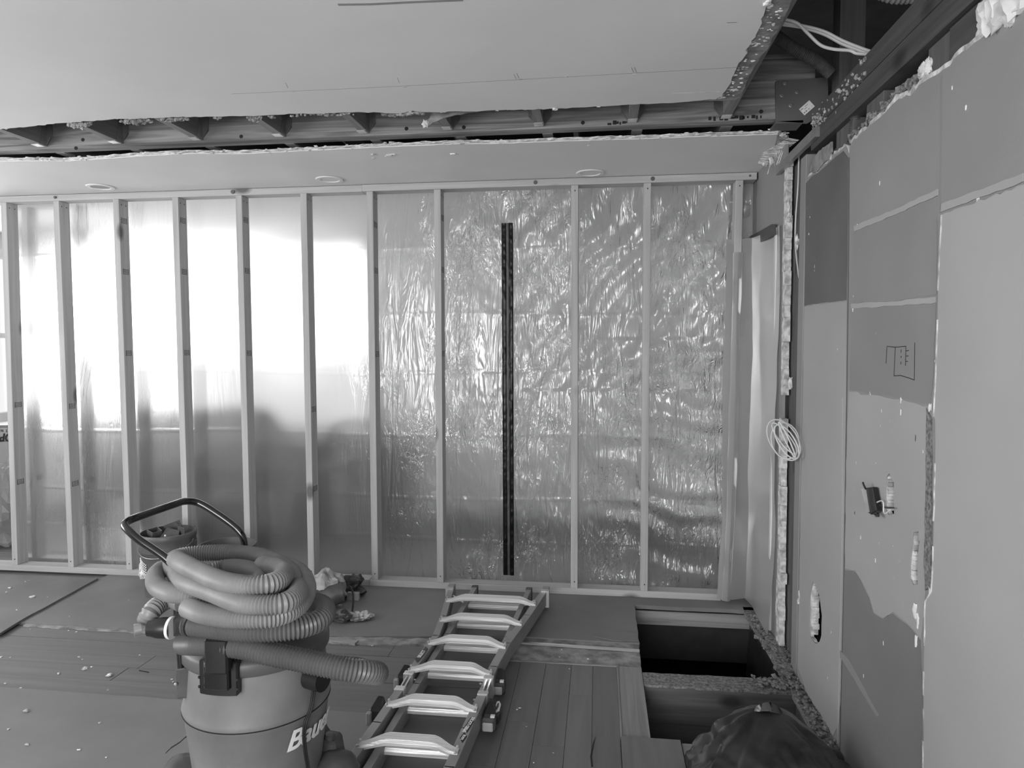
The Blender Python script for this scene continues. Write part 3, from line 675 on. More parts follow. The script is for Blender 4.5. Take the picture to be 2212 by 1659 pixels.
# the paint areas that differ in colour
def patch(name, pts, m, x=WX, th=.0012, amp=.002, seed=1, hs=()):
    return obj(name, B().slab(jag(yz(pts, x), amp, .03, seed, True), 0, x-th, x-.0002, [holes[i] for i in hs]), m, wr)
patch('dark_paint_area', [(1741,396),(1752,383),(1776,366),(1806,338),(1822,326),(1832,340),(1831,560),(1829,648),(1800,652),(1770,655),(1738,661),(1740,520)], 'drywall_dark', seed=2)
patch('light_paint_area', [(1738,663),(1770,657),(1829,650),(1828,860),(1822,1180),(1815,1560),(1800,1590),(1745,1500),(1724,1440),(1730,1100)], 'drywall_light', amp=.003, seed=3, hs=(0,))
patch('mid_paint_area', [(1842,500),(1930,466),(2026,424),(2024,636),(1930,650),(1842,654)], 'drywall_mid', seed=4)
patch('mid_paint_area', [(1840,668),(1930,662),(2023,655),(2017,812),(2010,874),(1930,858),(1836,842)], 'drywall_mid', seed=5)
patch('bare_strip', [(1846,488),(1935,452),(2027,408),(2027,422),(1935,464),(1847,500)], 'drywall_light', th=.003, seed=6)
patch('bare_strip', [(1840,656),(1930,651),(2024,641),(2023,654),(1930,661),(1840,667)], 'drywall_light', th=.003, seed=7)
patch('light_paint_area', [(1834,846),(1930,862),(2008,878),(2003,1000),(1999,1290),(1990,1380),(1960,1345),(1930,1322),(1908,1335),(1888,1322),(1879,1290),(1862,1255),(1848,1232),(1826,1228),(1828,1000)], 'drywall_light', amp=.004, seed=8, hs=(1,2))
patch('mid_paint_area', [(1825,1232),(1847,1236),(1861,1258),(1878,1293),(1887,1326),(1908,1338),(1929,1326),(1959,1349),(1989,1384),(1994,1500),(1990,1700),(1812,1700),(1816,1500)], 'drywall_low', amp=.004, seed=9)
patch('bare_strip', [(1815,1404),(1835,1425),(1870,1490),(1900,1545),(1895,1548),(1862,1494),(1828,1438),(1815,1420)], 'drywall', th=.002, seed=10)
# sheet joints
for pts in ([(1834,340),(1833,560),(1829,860),(1824,1200),(1814,1650)], [(2034,165),(2033,300),(2030,460)]):
    strip_on(0, WX-.0008, pts, .008, 'drywall_dark' if pts[0][0] < 1900 else 'drywall_mid', 'sheet_joint', wr, .0012)
strip_on(0, WX-.001, [(1820,860),(1818,1200),(1808,1650)], .006, 'drywall_light', 'sheet_joint', wr, .003)
# second, thicker sheet laid over the near part of the wall
XS = WX-.016
over = [(2034,464),(2080,446),(2140,425),(2212,398)]
q = yz(over, XS); ylef = yz([(2034,464),(2028,600),(2022,800),(2017,900),(2020,905),(2020,1030),(2016,1180),(2012,1278),(1999,1300),(1996,1420),(1994,1659)], XS)
y_ = q[-1]
poly = jag(q, .003, .02, 80)+[(-3.2, y_[1]+.0), (-3.2, .0), (ylef[-1][0], 0)]+list(reversed(jag(ylef, .0025, .04, 81)))
obj('overlaid_drywall_sheet', B().slab(poly, 0, XS, WX-.003), 'drywall_light', wr)
b = B(); rr2 = random.Random(4)
lz = jag(ylef, .002, .03, 82)
for i in range(len(lz)-1):
    (ya, za), (yb_, zb_) = lz[i], lz[i+1]
    if rr2.random() < .8: b.hexa([(XS-.001,ya-.002,za),(XS+.012,ya-.002,za),(XS+.012,ya+.004,za),(XS-.001,ya+.004,za),(XS-.001,yb_-.002,zb_),(XS+.012,yb_-.002,zb_),(XS+.012,yb_+.004,zb_),(XS-.001,yb_+.004,zb_)])
obj('broken_sheet_edge', b, 'gypsum', wr)
patch('stripped_plaster_band', [(2003,880),(2014,905),(2014,1150),(2012,1270),(2000,1275),(1998,1200),(2002,1050)], 'plaster_rubble', th=.003, amp=.003, seed=12)
patch('bare_strip', [(2036,440),(2080,424),(2140,402),(2212,374),(2212,392),(2140,420),(2080,441),(2034,458)], 'drywall_light', th=.003, seed=13)
# little white chips knocked in the paint
cb = B(); spots = [(1852,487),(1858,540),(1844,640),(1842,668),(1893,720),(1903,548),(1750,470),(1762,560),(1760,585),(1743,680),(1766,668),(1810,755),(1808,850),(1880,850),(1888,862),(1862,880),(1839,877),(1905,885),(1947,890),(1945,860),(2012,880),(1990,918),(1923,910),(1903,920),(1848,935),(1850,1000),(1893,1000),(1892,950),(1995,975),(1946,993),(2002,1020),(1871,1045),(1847,1060),(1980,1195),(1833,1165),(1896,1128),(1837,1225),(1931,1250),(1892,1210),(1944,1212),(1862,1360),(1868,1380),(1909,1390),(1729,1370),(1746,1405),(1799,1275),(1800,1325),(1796,1365),(1768,1432),(1788,1465),(1866,1460),(1980,1340),(1992,1330),(1998,1190),(2057,190),(2087,233),(2115,425),(1900,395),(1745,450),(1748,505),(1760,575),(1930,1180),(1900,1175),(1860,1160),(2020,780)]
for i, (u, v) in enumerate(spots):
    p = P(u, v, 0, XS if u > 2035 and v > 430 else WX); s = rr2.uniform(.0022,.0042); cb.blob(p, s, i, .5, 3, (.5,.9,rr2.uniform(1.3,2.8)))
for (u, v, s) in [(1852,490,.005),(1843,668,.006),(1978,1320,.013),(1984,1345,.012),(1980,1385,.009),(2112,425,.006),(1947,865,.006),(2011,1285,.010),(2009,880,.008)]:
    cb.blob(P(u, v, 0, WX), s, u, .5, 4, (.4,.9,1.8))
obj('paint_chips', cb, 'white', wr, kind='stuff')
for (u, v, s) in [(1979,946,.007),(1847,1107,.006),(1770,1235,.0)]:
    if s: obj('dent', B().blob(P(u, v, 0, WX), s, u, .4, 4, (.3,.7,1.6)), 'ink', wr)
# pen sketch on the wall
for pts in ([(1914,785),(1916,748),(1934,750),(1957,748),(1956,790)], [(1934,750),(1931,812),(1945,811),(1962,816),(1975,821),(1976,740)], [(1957,758),(1963,757)], [(1957,769),(1962,769)], [(1956,780),(1961,781)], [(1947,755),(1946,762)], [(1947,769),(1946,773)], [(1946,781),(1946,787)]):
    strip_on(0, WX-.0016, pts, .0022, 'ink', 'pen_line', wr, .0008)
# studs, plates and blocks inside the wall
def inw(name, x0, x1, y0, y1, z0, z1, m='oldz'): return obj(name, B().box(x0, x1, y0, y1, z0, z1), m, wr, bevel=.002)
inw('wall_top_plate', .865, .955, -3.2, 3.05, 2.262, 2.335, 'oldy')
inw('wall_top_plate', .865, .955, -3.2, 2.93, 2.338, 2.412, 'oldy')
inw('wall_stud', .885, .965, 2.36, 2.50, 0, 2.26); inw('wall_stud', .885, .965, 1.935, 2.06, 0, 2.26)
inw('wall_stud', .885, .965, 2.62, 2.80, 0, 2.26); inw('wall_stud', .875, .965, 1.52, 1.60, 0, 2.26); inw('wall_stud', .875, .965, 1.1, 1.18, 0, 2.26)
inw('wall_stud', .875, .965, .6, .68, 0, 2.26); inw('wall_block', .88, .95, 1.60, 1.935, 2.12, 2.26, 'oldy')
obj('outer_sheathing', B().box(.985, 1.0, -3.2, 4.2, -.02, 2.26), 'void', wr)
obj('wall_stud', B().box(.868, .955, 3.125, 3.205, 0, 2.27), 'oldlight' if False else 'drywall_mid', wr, bevel=.002, label='stud edge standing open beside the gap')
inw('wall_stud', .90, .965, 3.27, 3.36, 0, 2.35)
obj('wall_tie_strip', B().slab([(3.55,2.285),(2.93,2.285),(2.93,2.325),(3.55,2.325)], 0, .845, .864), 'steel', wr)
obj('dust_and_fibres', (lambda b: ([b.blob((.868+rr2.uniform(-.006,.012), rr2.uniform(2.45,3.05), 2.36+rr2.gauss(0,.02)), rr2.uniform(.002,.008), i, .7, 3) for i in range(190)], b)[1])(B()), 'wool', wr, kind='stuff')
# foam and wool lumps on the torn top edge
b = B()
for (u, v, s, sc) in [(1999,152,.030,(.5,1,.8)),(2005,146,.02,(.5,1,1.2)),(2150,22,.045,(.6,1,1.2)),(2185,14,.05,(.6,1.2,1)),(2135,50,.03,(.5,1,1)),(2140,70,.018,(.5,1,1)),(2205,5,.05,(.6,1,1)),(2166,30,.035,(.5,1,1)),(2148,45,.03,(.5,1,1)),(2125,58,.022,(.5,1,1)),(2175,5,.05,(.6,1,1)),(2200,30,.03,(.5,1,1))]: b.blob(P(u, v, 0, WX+.012), s, u, .30, 12, sc, 2.6)
obj('foam_lump', b, 'foam', wr, smooth=True)
b = B()
for i in range(110):
    k = rr2.randrange(0, 12); a_ = P(*topB[k], 0, WX+.01).lerp(P(*topB[k+1], 0, WX+.01), rr2.random())
    b.blob(a_+Vector((rr2.uniform(0,.02),0,rr2.uniform(-.005,.035))), rr2.uniform(.004,.016), i, .6, 3)
obj('torn_insulation', b, 'plaster_rubble', wr, kind='stuff')
q = yz([(1751,372),(1757,345),(1772,325),(1797,306),(1797,328),(1790,345),(1776,358),(1765,372)])
obj('torn_board_scrap', B().slab(jag(q, .004, .02, 90, True), 0, WX-.004, WX+.004), 'gypsum_dark', wr)

# ------------------------------------------------------------------ side wall with the doorway, beyond the gap
ws = empty('wall_side', (WX, 3.8, 0), kind='structure')
obj('drywall_face', B().slab([(3.445,0),(3.60,0),(3.60,2.03),(4.0,2.03),(4.0,0),(4.16,0),(4.16,ZC),(3.47,ZC),(3.452,2.3),(3.452,1.9),(3.44,1.4),(3.44,.5)], 0, WX, WX+.012), 'drywall', ws)
obj('drywall_back', B().box(.74, WX, 4.165, 4.175, 0, ZC), 'drywall', ws)
obj('door_behind_sheet', B().box(.93, .96, 3.60, 4.0, 0, 2.03), 'drywall_mid', ws)
b = B().box(WX-.012, WX+.004, 3.575, 3.608, .02, 2.04)
obj('door_casing', b, 'trim', ws, bevel=.003)
obj('door_casing_gap', B().box(WX-.004, WX-.001, 3.608, 3.622, .05, 2.03), 'ink', ws)
# crumbling plaster edge beside the gap: short lengths of different thickness
z = .02; i = 0
while z < 2.33:
    h = rr2.uniform(.05,.13); yo = 3.435+.012*noise.noise(Vector((z*4,0,0))); wd = .03 if z > .35 else .05
    w0 = wd*rr2.uniform(.7,1.1)
    if not (1.02 < z < 1.16):
        o = obj('plaster_chunk', B().slab(jag([(yo-w0,z),(yo+.022,z),(yo+.022,min(2.35,z+h)),(yo-w0*rr2.uniform(.8,1.1),min(2.35,z+h))], .003, .012, 200+i, True), 0, WX-.004-rr2.uniform(0,.006), WX+.02), 'gypsum', ws)
    z += h+.001; i += 1
for (u, v) in [(1704,444),(1706,470),(1722,523),(1727,1292),(1708,830)]:
    obj('plaster_chunk', B().blob(P(u, v, 0, WX), .018, u, .5, 5, (.5,.6,1.5)), 'gypsum', ws)
obj('cavity_stud', B().box(.90, .98, 3.36, 3.44, 0, 2.3), 'oldz', ws)
cc = empty('cable', (WX, 3.3, 1.6), 'thin white cable hanging down the open wall gap', 'cable')
obj('run', B().tube(spline([P(u, v, 0, WX+.02) for u, v in [(1726,330),(1724,400),(1719,470),(1718,520),(1721,560),(1726,600)]], 6), .0035, 8), 'cable', cc, smooth=True)
cl = empty('cable_coil', (WX-.03, 3.4, .97), 'coil of thin white cable spilling from the wall gap', 'cable')
for k in range(5):
    cy_, cz_ = [(1696,952),(1692,950),(1699,954),(1694,947),(1700,950)][k]; c = P(cy_, cz_, 0, WX-.05-.006*k); pts = []
    for i in range(24):
        a_ = 2*math.pi*i/24; ry = [.115,.13,.09,.10,.075][k]; rz = [.078,.086,.07,.064,.074][k]
        pts.append(c+Vector((-.42*ry*math.cos(a_), .42*ry*math.cos(a_)+.02*math.sin(a_+k), rz*math.sin(a_+.35*k))))
    obj('loop', B().tube(pts, .0032, 8, True), 'cable', cl, smooth=True)
# device hanging from the second cut-out
dv = empty('electrical_box', tuple(P(1882, 1080, 0, WX-.02)), 'black electrical box dangling by its wires from the wall cut-out', 'electrical box')
q = [P(u, v, 0, WX-.015) for u, v in [(1868,1055),(1889,1052),(1898,1104),(1886,1112),(1880,1108)]]
obj('box_body', B().slab([(p.y, p.z) for p in q], 0, WX-.022, WX-.004), 'black', dv, bevel=.002)
q = [P(u, v, 0, WX-.017) for u, v in [(1867,1056),(1874,1055),(1882,1106),(1878,1108)]]
obj('metal_strap', B().slab([(p.y, p.z) for p in q], 0, WX-.026, WX-.021), 'hanger', dv)
obj('ear', B().tube([P(u, v, 0, WX-.03) for u, v in [(1864,1042),(1866,1048),(1870,1056)]], .003, 6), 'black', dv)
obj('terminal', B().blob(P(1894,1112,0,WX-.02), .010, 4, .4, 5, (.6,1.6,.6)), 'black', dv)
obj('wire', B().tube(spline([P(u, v, 0, WX-.015) for u, v in [(1893,1086),(1902,1082),(1908,1085),(1909,1105),(1913,1109),(1922,1102)]], 6), .0022, 8), 'cable', dv, smooth=True)
obj('wire', B().tube(spline([P(u, v, 0, WX-.012) for u, v in [(1895,1086),(1905,1094),(1915,1097),(1931,1097)]], 6), .0022, 8), 'black', dv, smooth=True)
# conduits and cables in the open corner
def chose(name, label, pts, r, pitch, m='conduit', dep=.003):
    r_ = empty(name, tuple(pts[0]), label, 'conduit'); obj('corrugated_tube', corr(B(), pts, r, pitch, dep, 12), m, r_, smooth=True); return r_
chose('flexible_conduit', 'grey corrugated conduit rising behind the torn wall edge', [P(1852,208,0,.89),P(1850,240,0,.895),P(1846,280,0,.90),P(1840,320,0,.90),P(1838,345,0,.90)], .020, .009)
chose('flexible_conduit', 'dark corrugated conduit slanting across the open ceiling corner', [P(1668,72,1,3.0),P(1712,104,1,3.02),P(1760,130,1,3.04),P(1796,160,1,3.05)], .026, .008, 'oldz')
def wire(label, uv, y, r=.0055):
    q = [P(u, v, 1, y) for u, v in uv]; o = empty('electrical_cable', tuple(q[0]), label, 'cable', 'white cables in the open ceiling corner')
    obj('sheath', B().tube(spline(q, 10), r, 8), 'cable', o, smooth=True)
wire('upper white cable looping through the open ceiling corner', [(1660,46),(1690,49),(1735,56),(1780,68),(1820,88),(1860,104),(1884,112)], 2.6)
wire('white cable lying tight under the upper one in the ceiling corner', [(1660,50),(1690,53),(1735,60),(1780,74),(1818,94),(1855,108),(1880,116)], 2.61)
wire('lower white cable that crosses over and dips below the others', [(1665,34),(1692,41),(1722,50),(1745,72),(1772,97),(1800,106),(1835,109),(1850,115),(1872,117)], 2.58)
chose('flexible_duct', 'pale corrugated duct at the top of the open ceiling', [P(1900,-22,1,2.3),P(1935,-12,1,2.3),P(1975,-14,1,2.3),P(2020,-28,1,2.3)], .028, .012, 'hose')
# ------------------------------------------------------------------ outer walls of both rooms (with their windows)
def walled(name, boxes, m='backwall'):
    o = empty(name, (0,0,0), kind='structure'); b = B()
    for q in boxes: b.box(*q)
    obj('wall_surface', b, m, o); return o
wl_ = walled('wall_left', [(-5.12,-5.0,-3.2,.7,0,2.45),(-5.12,-5.0,.7,2.7,0,.85),(-5.12,-5.0,.7,2.7,2.15,2.45),(-5.12,-5.0,2.7,4.4,0,2.45),(-5.12,-5.0,4.4,5.6,0,.88),(-5.12,-5.0,4.4,5.6,2.24,2.45),(-5.12,-5.0,5.6,6.0,0,2.45)])
walled('wall_far', [(-5,-4.6,5.7,5.82,0,2.45),(-4.6,-2.0,5.7,5.82,0,.70),(-4.6,-2.0,5.7,5.82,2.38,2.45),(-2.0,.98,5.7,5.82,0,2.45)])
walled('wall_rear', [(-5,-2.6,-3.2,-3.08,0,2.45),(1.5-.63,2.0,-3.2,-3.08,0,2.45),(-2.6,.87,-3.2,-3.08,2.25,2.45)], 'backwall')
walled('wall_inner', [(WX,WX+.1,4.2,5.7,0,2.45)])
def window(n, ax, c, a0, a1, z0, z1, mid=2):
    o = empty('window_%d' % n, (c, (a0+a1)/2, z0) if ax == 0 else ((a0+a1)/2, c, z0), kind='structure')
    def bx(b, p0, p1, q0, q1, d0=-.03, d1=.05):
        return b.box(c+d0, c+d1, p0, p1, q0, q1) if ax == 0 else b.box(p0, p1, c+d0, c+d1, q0, q1)
    f = B()
    for q in ((a0-.05,a1+.05,z0-.05,z0+.03),(a0-.05,a1+.05,z1-.03,z1+.05),(a0-.05,a0+.03,z0,z1),(a1-.03,a1+.05,z0,z1)): bx(f, *q)
    fo = obj('window_frame', f, 'pvc', o)
    s = B(); k = mid
    for i in range(1, k): x = a0+(a1-a0)*i/k; bx(s, x-.025, x+.025, z0, z1, -.01, .03)
    bx(s, a0, a1, (z0+z1)/2-.02, (z0+z1)/2+.02, -.01, .03)
    obj('sash_bar', s, 'pvc', o)
    obj('glass_pane', bx(B(), a0+.02, a1-.02, z0+.02, z1-.02, .008, .012), 'glass', o)
    if ax == 0: obj('window_sill', B().box(c-.02, c+.10, a0-.08, a1+.08, z0-.09, z0-.05), 'pvc', o)
window(1, 0, -5.03, 4.4, 5.6, .88, 2.24); window(2, 1, 5.73, -4.6, -2.0, .70, 2.38, 1); window(3, 0, -5.03, .7, 2.7, .85, 2.15)
obj('room_floor_covering', B().box(-5,.86,4.82,5.7,-.024,.0), 'floorwood', fl)
# ================================================================== LADDER lying on the floor
ld = empty('ladder', (-.6, 2.9, 0), 'folded aluminium ladder lying flat on the floor from the stud wall towards the camera', 'ladder')
def rail(name, pts, w, z0, z1, m='rail', parent=ld, prof='c'):
    b = B()
    for i in range(len(pts)-1):
        a = Vector((*pts[i], 0)); c = Vector((*pts[i+1], 0)); d = (c-a).normalized(); n = Vector((d.y, -d.x, 0))*w/2
        e = d*.004
        b.hexa([a-n+Vector((0,0,z0))-e, a+n+Vector((0,0,z0))-e, c+n+Vector((0,0,z0))+e, c-n+Vector((0,0,z0))+e, a-n+Vector((0,0,z1))-e, a+n+Vector((0,0,z1))-e, c+n+Vector((0,0,z1))+e, c-n+Vector((0,0,z1))+e])
    return obj(name, b, m, parent, bevel=.0015)
RL = [(-.822,3.80),(-.770,3.36),(-.752,3.12),(-.766,2.90),(-.773,2.735)]; RR = [(-.290,3.82),(-.352,3.42),(-.412,3.08),(-.437,2.84),(-.440,2.735)]
rail('outer_rail', RL, .032, .03, .105); rail('outer_rail', RR, .036, .03, .105)
RL2 = [(-.773,2.60),(-.785,2.35),(-.800,2.12),(-.812,1.75)]; RR2 = [(-.443,2.60),(-.458,2.35),(-.470,2.12),(-.480,1.75)]
rail('outer_rail', RL2, .034, .03, .108); rail('outer_rail', RR2, .036, .03, .108)
IL = [(-.700,3.86),(-.716,3.2),(-.732,2.7),(-.752,1.75)]; IR = [(-.388,3.86),(-.425,3.2),(-.455,2.7),(-.478,1.75)]
rail('inner_rail', IL, .028, .022, .082); rail('inner_rail', IR, .028, .022, .082)
for (x, y) in [(-.773,2.67),(-.441,2.67)]:
    for s in (-.008,.008): obj('rail_flange', B().box(x+s-.003, x+s+.003, y-.07, y+.07, .082, .098), 'alu', ld)
def xon(R_, y):
    for i in range(len(R_)-1):
        (xa, ya), (xb, yb2) = R_[i], R_[i+1]
        if yb2 <= y <= ya: return xa+(xb-xa)*(ya-y)/(ya-yb2)
    return R_[0][0] if y > R_[0][1] else R_[-1][0]
def sweep_rung(xl, xr, y, zt, w=.060, hgt=.020, arch=True):
    """ridged rung whose ends curve down and forward onto the rails"""
    n = 26; vs = []; prof = [(-.5,-1),(-.5,.0),(-.42,.55)]+[(-.36+.72*i/10, 1 if i % 2 == 0 else .78) for i in range(11)]+[(.42,.55),(.5,0),(.5,-1)]
    for i in range(n+1):
        t = i/n; x = xl+(xr-xl)*t; e = min(t, 1-t)*abs(xr-xl)
        k = max(0, 1-e/.10) if arch else 0; k = k*k*(3-2*k)
        for (a, h) in prof: vs.append((x, y-a*-1*w*(1-.35*k)-.036*k*(1 if arch else 0), zt-.010*k+h*hgt/2*(1-.35*k)))
    K = len(prof)
    return B().add(vs, [(i*K+j, i*K+(j+1) % K, (i+1)*K+(j+1) % K, (i+1)*K+j) for i in range(n) for j in range(K)]+[tuple(range(K)), tuple(n*K+j for j in range(K-1, -1, -1))])
for y in (3.600, 3.335, 3.070, 2.800, 2.512, 2.240, 1.965):
    L_ = RL if y > 2.7 else RL2; R__ = RR if y > 2.7 else RR2
    xl, xr = xon(L_, y-.04)-.006, xon(R__, y-.04)+.008
    r_ = obj('outer_rung', sweep_rung(xl, xr, y, .117), 'rung', ld, smooth=True)
    for x in (xl+.004, xr-.004):
        for dy in (-.052,-.018): obj('rivet', B().lathe([(.0055,0),(.0055,.004),(.003,.0065),(.0001,.007)], (x, y+dy-.01, .119), 8), 'bright', r_, smooth=True)
    yi = y+.035
    obj('inner_rung', sweep_rung(xon(IL, yi)+.012, xon(IR, yi)-.012, yi, .062, .050, .022, False), 'rung', ld)
for (x, y, tx) in [(-.822,3.805,-.08),(-.289,3.825,-.16)]:
    obj('foot_cap', B().box(x-.02, x+.02, y-.045, y+.012, .02, .112), 'rail', ld, bevel=.004)
    obj('foot_trim', B().box(x-.0215, x+.0215, y-.058, y-.052, .02, .1125), 'alu', ld)
    obj('foot_trim', B().box(x-.0215, x+.0215, y-.072, y-.068, .02, .1125), 'alu', ld)
for (x, y) in [(-.700,3.865),(-.388,3.865)]: obj('end_cap', B().box(x-.018, x+.018, y-.012, y+.012, .016, .088), 'dkplastic', ld, bevel=.003)
obj('brace', B().bar((-.795,3.70,.085), (-.715,3.62,.075), .012, .004), 'alu', ld); obj('brace', B().bar((-.315,3.72,.085), (-.40,3.60,.075), .012, .004), 'alu', ld)
for k, (u, v, s) in enumerate([(874,1458,-1),(818,1528,-1),(1080,1466,1),(1060,1540,1)]):
    p = P(u, v, 2, .06); x, y = p.x, p.y
    lk = obj('rung_lock', B().hexa([(x-.028,y-.055,.012),(x+.028,y-.045,.012),(x+.022,y+.05,.012),(x-.02,y+.04,.012),(x-.024,y-.045,.075),(x+.024,y-.04,.07),(x+.012,y+.035,.092),(x-.014,y+.03,.095)]), 'black', ld, bevel=.006)
    if s > 0:
        obj('lock_housing', B().box(x-.028, x+.026, y-.062, y-.02, .018, .068), 'dkplastic', lk, bevel=.008)
        obj('lock_button', B().box(x-.022, x+.018, y-.069, y-.060, .022, .056), 'drywall_light', lk, bevel=.004)
        obj('lock_tab', B().box(x+.006, x+.022, y-.05, y-.035, .068, .074), 'white', lk)
    else: obj('lock_housing', B().box(x-.03, x-.01, y-.065, y-.045, .02, .07), 'rail', lk, bevel=.004)
for (x, y) in [(-.773,2.73),(-.440,2.73),(-.773,2.60),(-.441,2.60)]:
    c = obj('rail_collar', B().box(x-.021, x+.021, y-.016, y+.016, .028, .113), 'alu', ld, bevel=.003)
    obj('rivet', B().lathe([(.005,0),(.005,.003),(.0001,.005)], (x+(.03 if x < -.6 else -.03), y-.02, .09), 8), 'bright', c)
p = P(1075, 1532, 2, .05)
lp = obj('hinge_loop', B().slab([(p.x-.022+a, p.y+c) for a, c in [(0,-.05),(.012,-.075),(.03,-.06),(.038,-.02),(.036,.03),(.022,.062),(.008,.055),(0,.02)]], 2, .02, .055), 'black', ld, bevel=.003)
obj('loop_rim', B().slab([(p.x-.012+a, p.y+c) for a, c in [(0,-.03),(.008,-.042),(.022,-.02),(.022,.02),(.012,.045),(.004,.04)]], 2, .055, .060), 'white', lp)
obj('loop_slot', B().slab([(p.x-.008+a, p.y+c) for a, c in [(.002,-.022),(.009,-.022),(.012,.0),(.010,.028),(.004,.024)]], 2, .060, .0608), 'dkplastic', lp)
def rail_sticker(txt, u0, v0, u1, v1, wd, tsz):
    a_ = P(u0, v0, 2, .1085); c_ = P(u1, v1, 2, .1085); m_ = frame((a_+c_)/2, c_-a_, (Vector((0,0,1))).cross(c_-a_)); L = (c_-a_).length
    b = B().add([m_ @ Vector((x*L/2+sk*.012*(1 if y > 0 else -1), y*wd/2, z)) for z in (0,.0008) for x, y, sk in ((-1,-1,1),(1,-1,1),(1,1,1),(-1,1,1))], [(0,1,2,3),(7,6,5,4),(0,4,5,1),(1,5,6,2),(2,6,7,3),(3,7,4,0)])
    s = obj('sticker', b, 'black', ld); text('lettering', txt, tsz, m_ @ Matrix.Translation((0,0,.0012)), 'white', s, .0002, 0, .0006); return s
rail_sticker('SPEED LOCKS', 1005, 1578, 1021, 1554, .022, .0165)
rail_sticker('LOCK', 996, 1600, 1006, 1586, .020, .012)
rail_sticker('SELECT', 899, 1428, 922, 1399, .020, .022)

# ================================================================== VACUUM
VC = Vector((-1.05, 2.0, 0))
vc = empty('shop_vacuum', VC, 'big grey drum wet and dry vacuum with black push handle and coiled hoses on top', 'vacuum')
def cyl(a, r, z): return Vector((VC.x+r*math.sin(a), VC.y-r*math.cos(a), z))
def CY(u, v, r):
    d = M3 @ Vector(((u-1106)/F, -(v-829.5)/F, -1)); o = CP-VC
    A = d.x**2+d.y**2; Bq = 2*(o.x*d.x+o.y*d.y); C_ = o.x**2+o.y**2-r*r; dis = Bq*Bq-4*A*C_
    t = (-Bq-math.sqrt(max(dis, 0)))/(2*A); p = CP+d*t-VC; return math.atan2(p.x, -p.y), p.z
obj('drum', B().lathe([(.15,.055),(.178,.06),(.186,.12),(.200,.25),(.212,.352),(.2165,.358),(.2185,.366),(.2165,.3665),(.2185,.3745),(.2165,.382),(.211,.40),(.207,.47),(.203,.53),(.2,.535)], VC, 72), 'drum', vc, smooth=True)
obj('drum_seam', B().lathe([(.2172,.3645),(.2190,.3652),(.2190,.3672),(.2172,.368)], VC, 72), 'ink', vc, smooth=True)
obj('lid', B().lathe([(.203,.522),(.213,.524),(.217,.53),(.217,.556),(.212,.566),(.195,.575),(.165,.595),(.14,.62),(.125,.655),(.10,.675),(.0001,.68)], VC, 64), 'orange', vc, smooth=True)
obj('motor_head', B().lathe([(.10,.672),(.095,.70),(.07,.715),(.0001,.72)], VC, 40), 'black', vc, smooth=True)
# front latch
def on_drum(b, a0, a1, r0, r1, z0, z1, taper=0, n=4):
    vs = []
    for r in (r0, r1):
        for z in (z0, z1):
            for i in range(n+1):
                a_ = a0+(a1-a0)*i/n
                if r == r1: a_ = (a0+a1)/2+(a_-(a0+a1)/2)*(1-taper)
                vs.append(cyl(a_, r, z+(0 if r == r0 or z == z0 else -abs(r1-r0)*taper)))
    k = n+1; fs = []
    for i in range(n): fs += [(i,i+1,k+i+1,k+i), (2*k+i,3*k+i,3*k+i+1,2*k+i+1), (i,2*k+i,2*k+i+1,i+1), (k+i,k+i+1,3*k+i+1,3*k+i)]
    fs += [(0,k,3*k,2*k), (n,2*k+n,3*k+n,k+n)]
    return b.add(vs, fs)
a0, z1_ = CY(433, 1440, .22); a1, z0_ = CY(520, 1500, .22)
lt = obj('latch', on_drum(B(), a0, a1, .205, .232, z0_-.0, z0_+.10, .08), 'black', vc, bevel=.004)
a2_, _ = CY(440, 1450, .235); a3_, _ = CY(499, 1450, .235)
obj('latch_lever', on_drum(B(), a2_, a3_, .228, .244, z0_+.022, z0_+.112, .12), 'blackgloss', lt, bevel=.004)
obj('latch_grip', on_drum(B(), a2_+.03, a3_-.03, .24, .252, z0_+.088, z0_+.104, .2), 'dkplastic', lt, bevel=.003)
for a_ in (a0+.03, a1-.03):
    for z in (z0_+.018, z0_+.045): obj('rivet_hole', on_drum(B(), a_-.012, a_+.012, .230, .2335, z, z+.007), 'ink', lt)
a0c, zc_ = CY(452, 1418, .24); a1c, _ = CY(500, 1418, .24)
obj('hose_clip', on_drum(B(), a0c, a1c, .215, .268, .560, .662, .05), 'black', vc, bevel=.006)
# moulded rib, inlet on the right
obj('drum_rib', B().slab([(0,0),(.012,0),(.006,-.085)], 1, 0, .02) if False else on_drum(B(), CY(655,1450,.21)[0], CY(655,1450,.21)[0]+.03, .2, .216, .45, .522, .5), 'dkplastic', vc)
obj('inlet_port', B().tube([cyl(1.25,.19,.47), cyl(1.25,.26,.47)], .034, 20), 'black', vc, smooth=True)
# handle: one bent black tube, and its socket
hp = [P(395,1500,1,1.86), P(392,1440,1,1.86), P(384,1330,1,1.86), P(376,1245,1,1.86), P(372,1222,1,1.86), P(358,1206,1,1.86), P(330,1186,1,1.86), P(300,1166,1,1.86), P(282,1150,1,1.865), P(270,1136,1,1.88), P(275,1127,1,1.90), P(292,1119,1,1.93), P(340,1102,1,2.02), P(378,1089,1,2.09), P(398,1083,1,2.13), P(420,1084,1,2.16), P(440,1092,1,2.17), P(470,1111,1,2.175), P(498,1131,1,2.18), P(514,1145,1,2.18), P(524,1160,1,2.18), P(528,1180,1,2.18), P(530,1230,1,2.18), P(533,1330,1,2.18)]
obj('push_handle', B().tube(spline(hp, 6), .0118, 16), 'blackgloss', vc, smooth=True)
q = [P(u, v, 1, 1.845) for u, v in [(377,1447),(416,1441),(414,1508),(381,1510)]]
sk = obj('handle_socket', B().slab([(p.x, p.z) for p in q], 1, 1.845, 1.885), 'dkplastic', vc, bevel=.003)
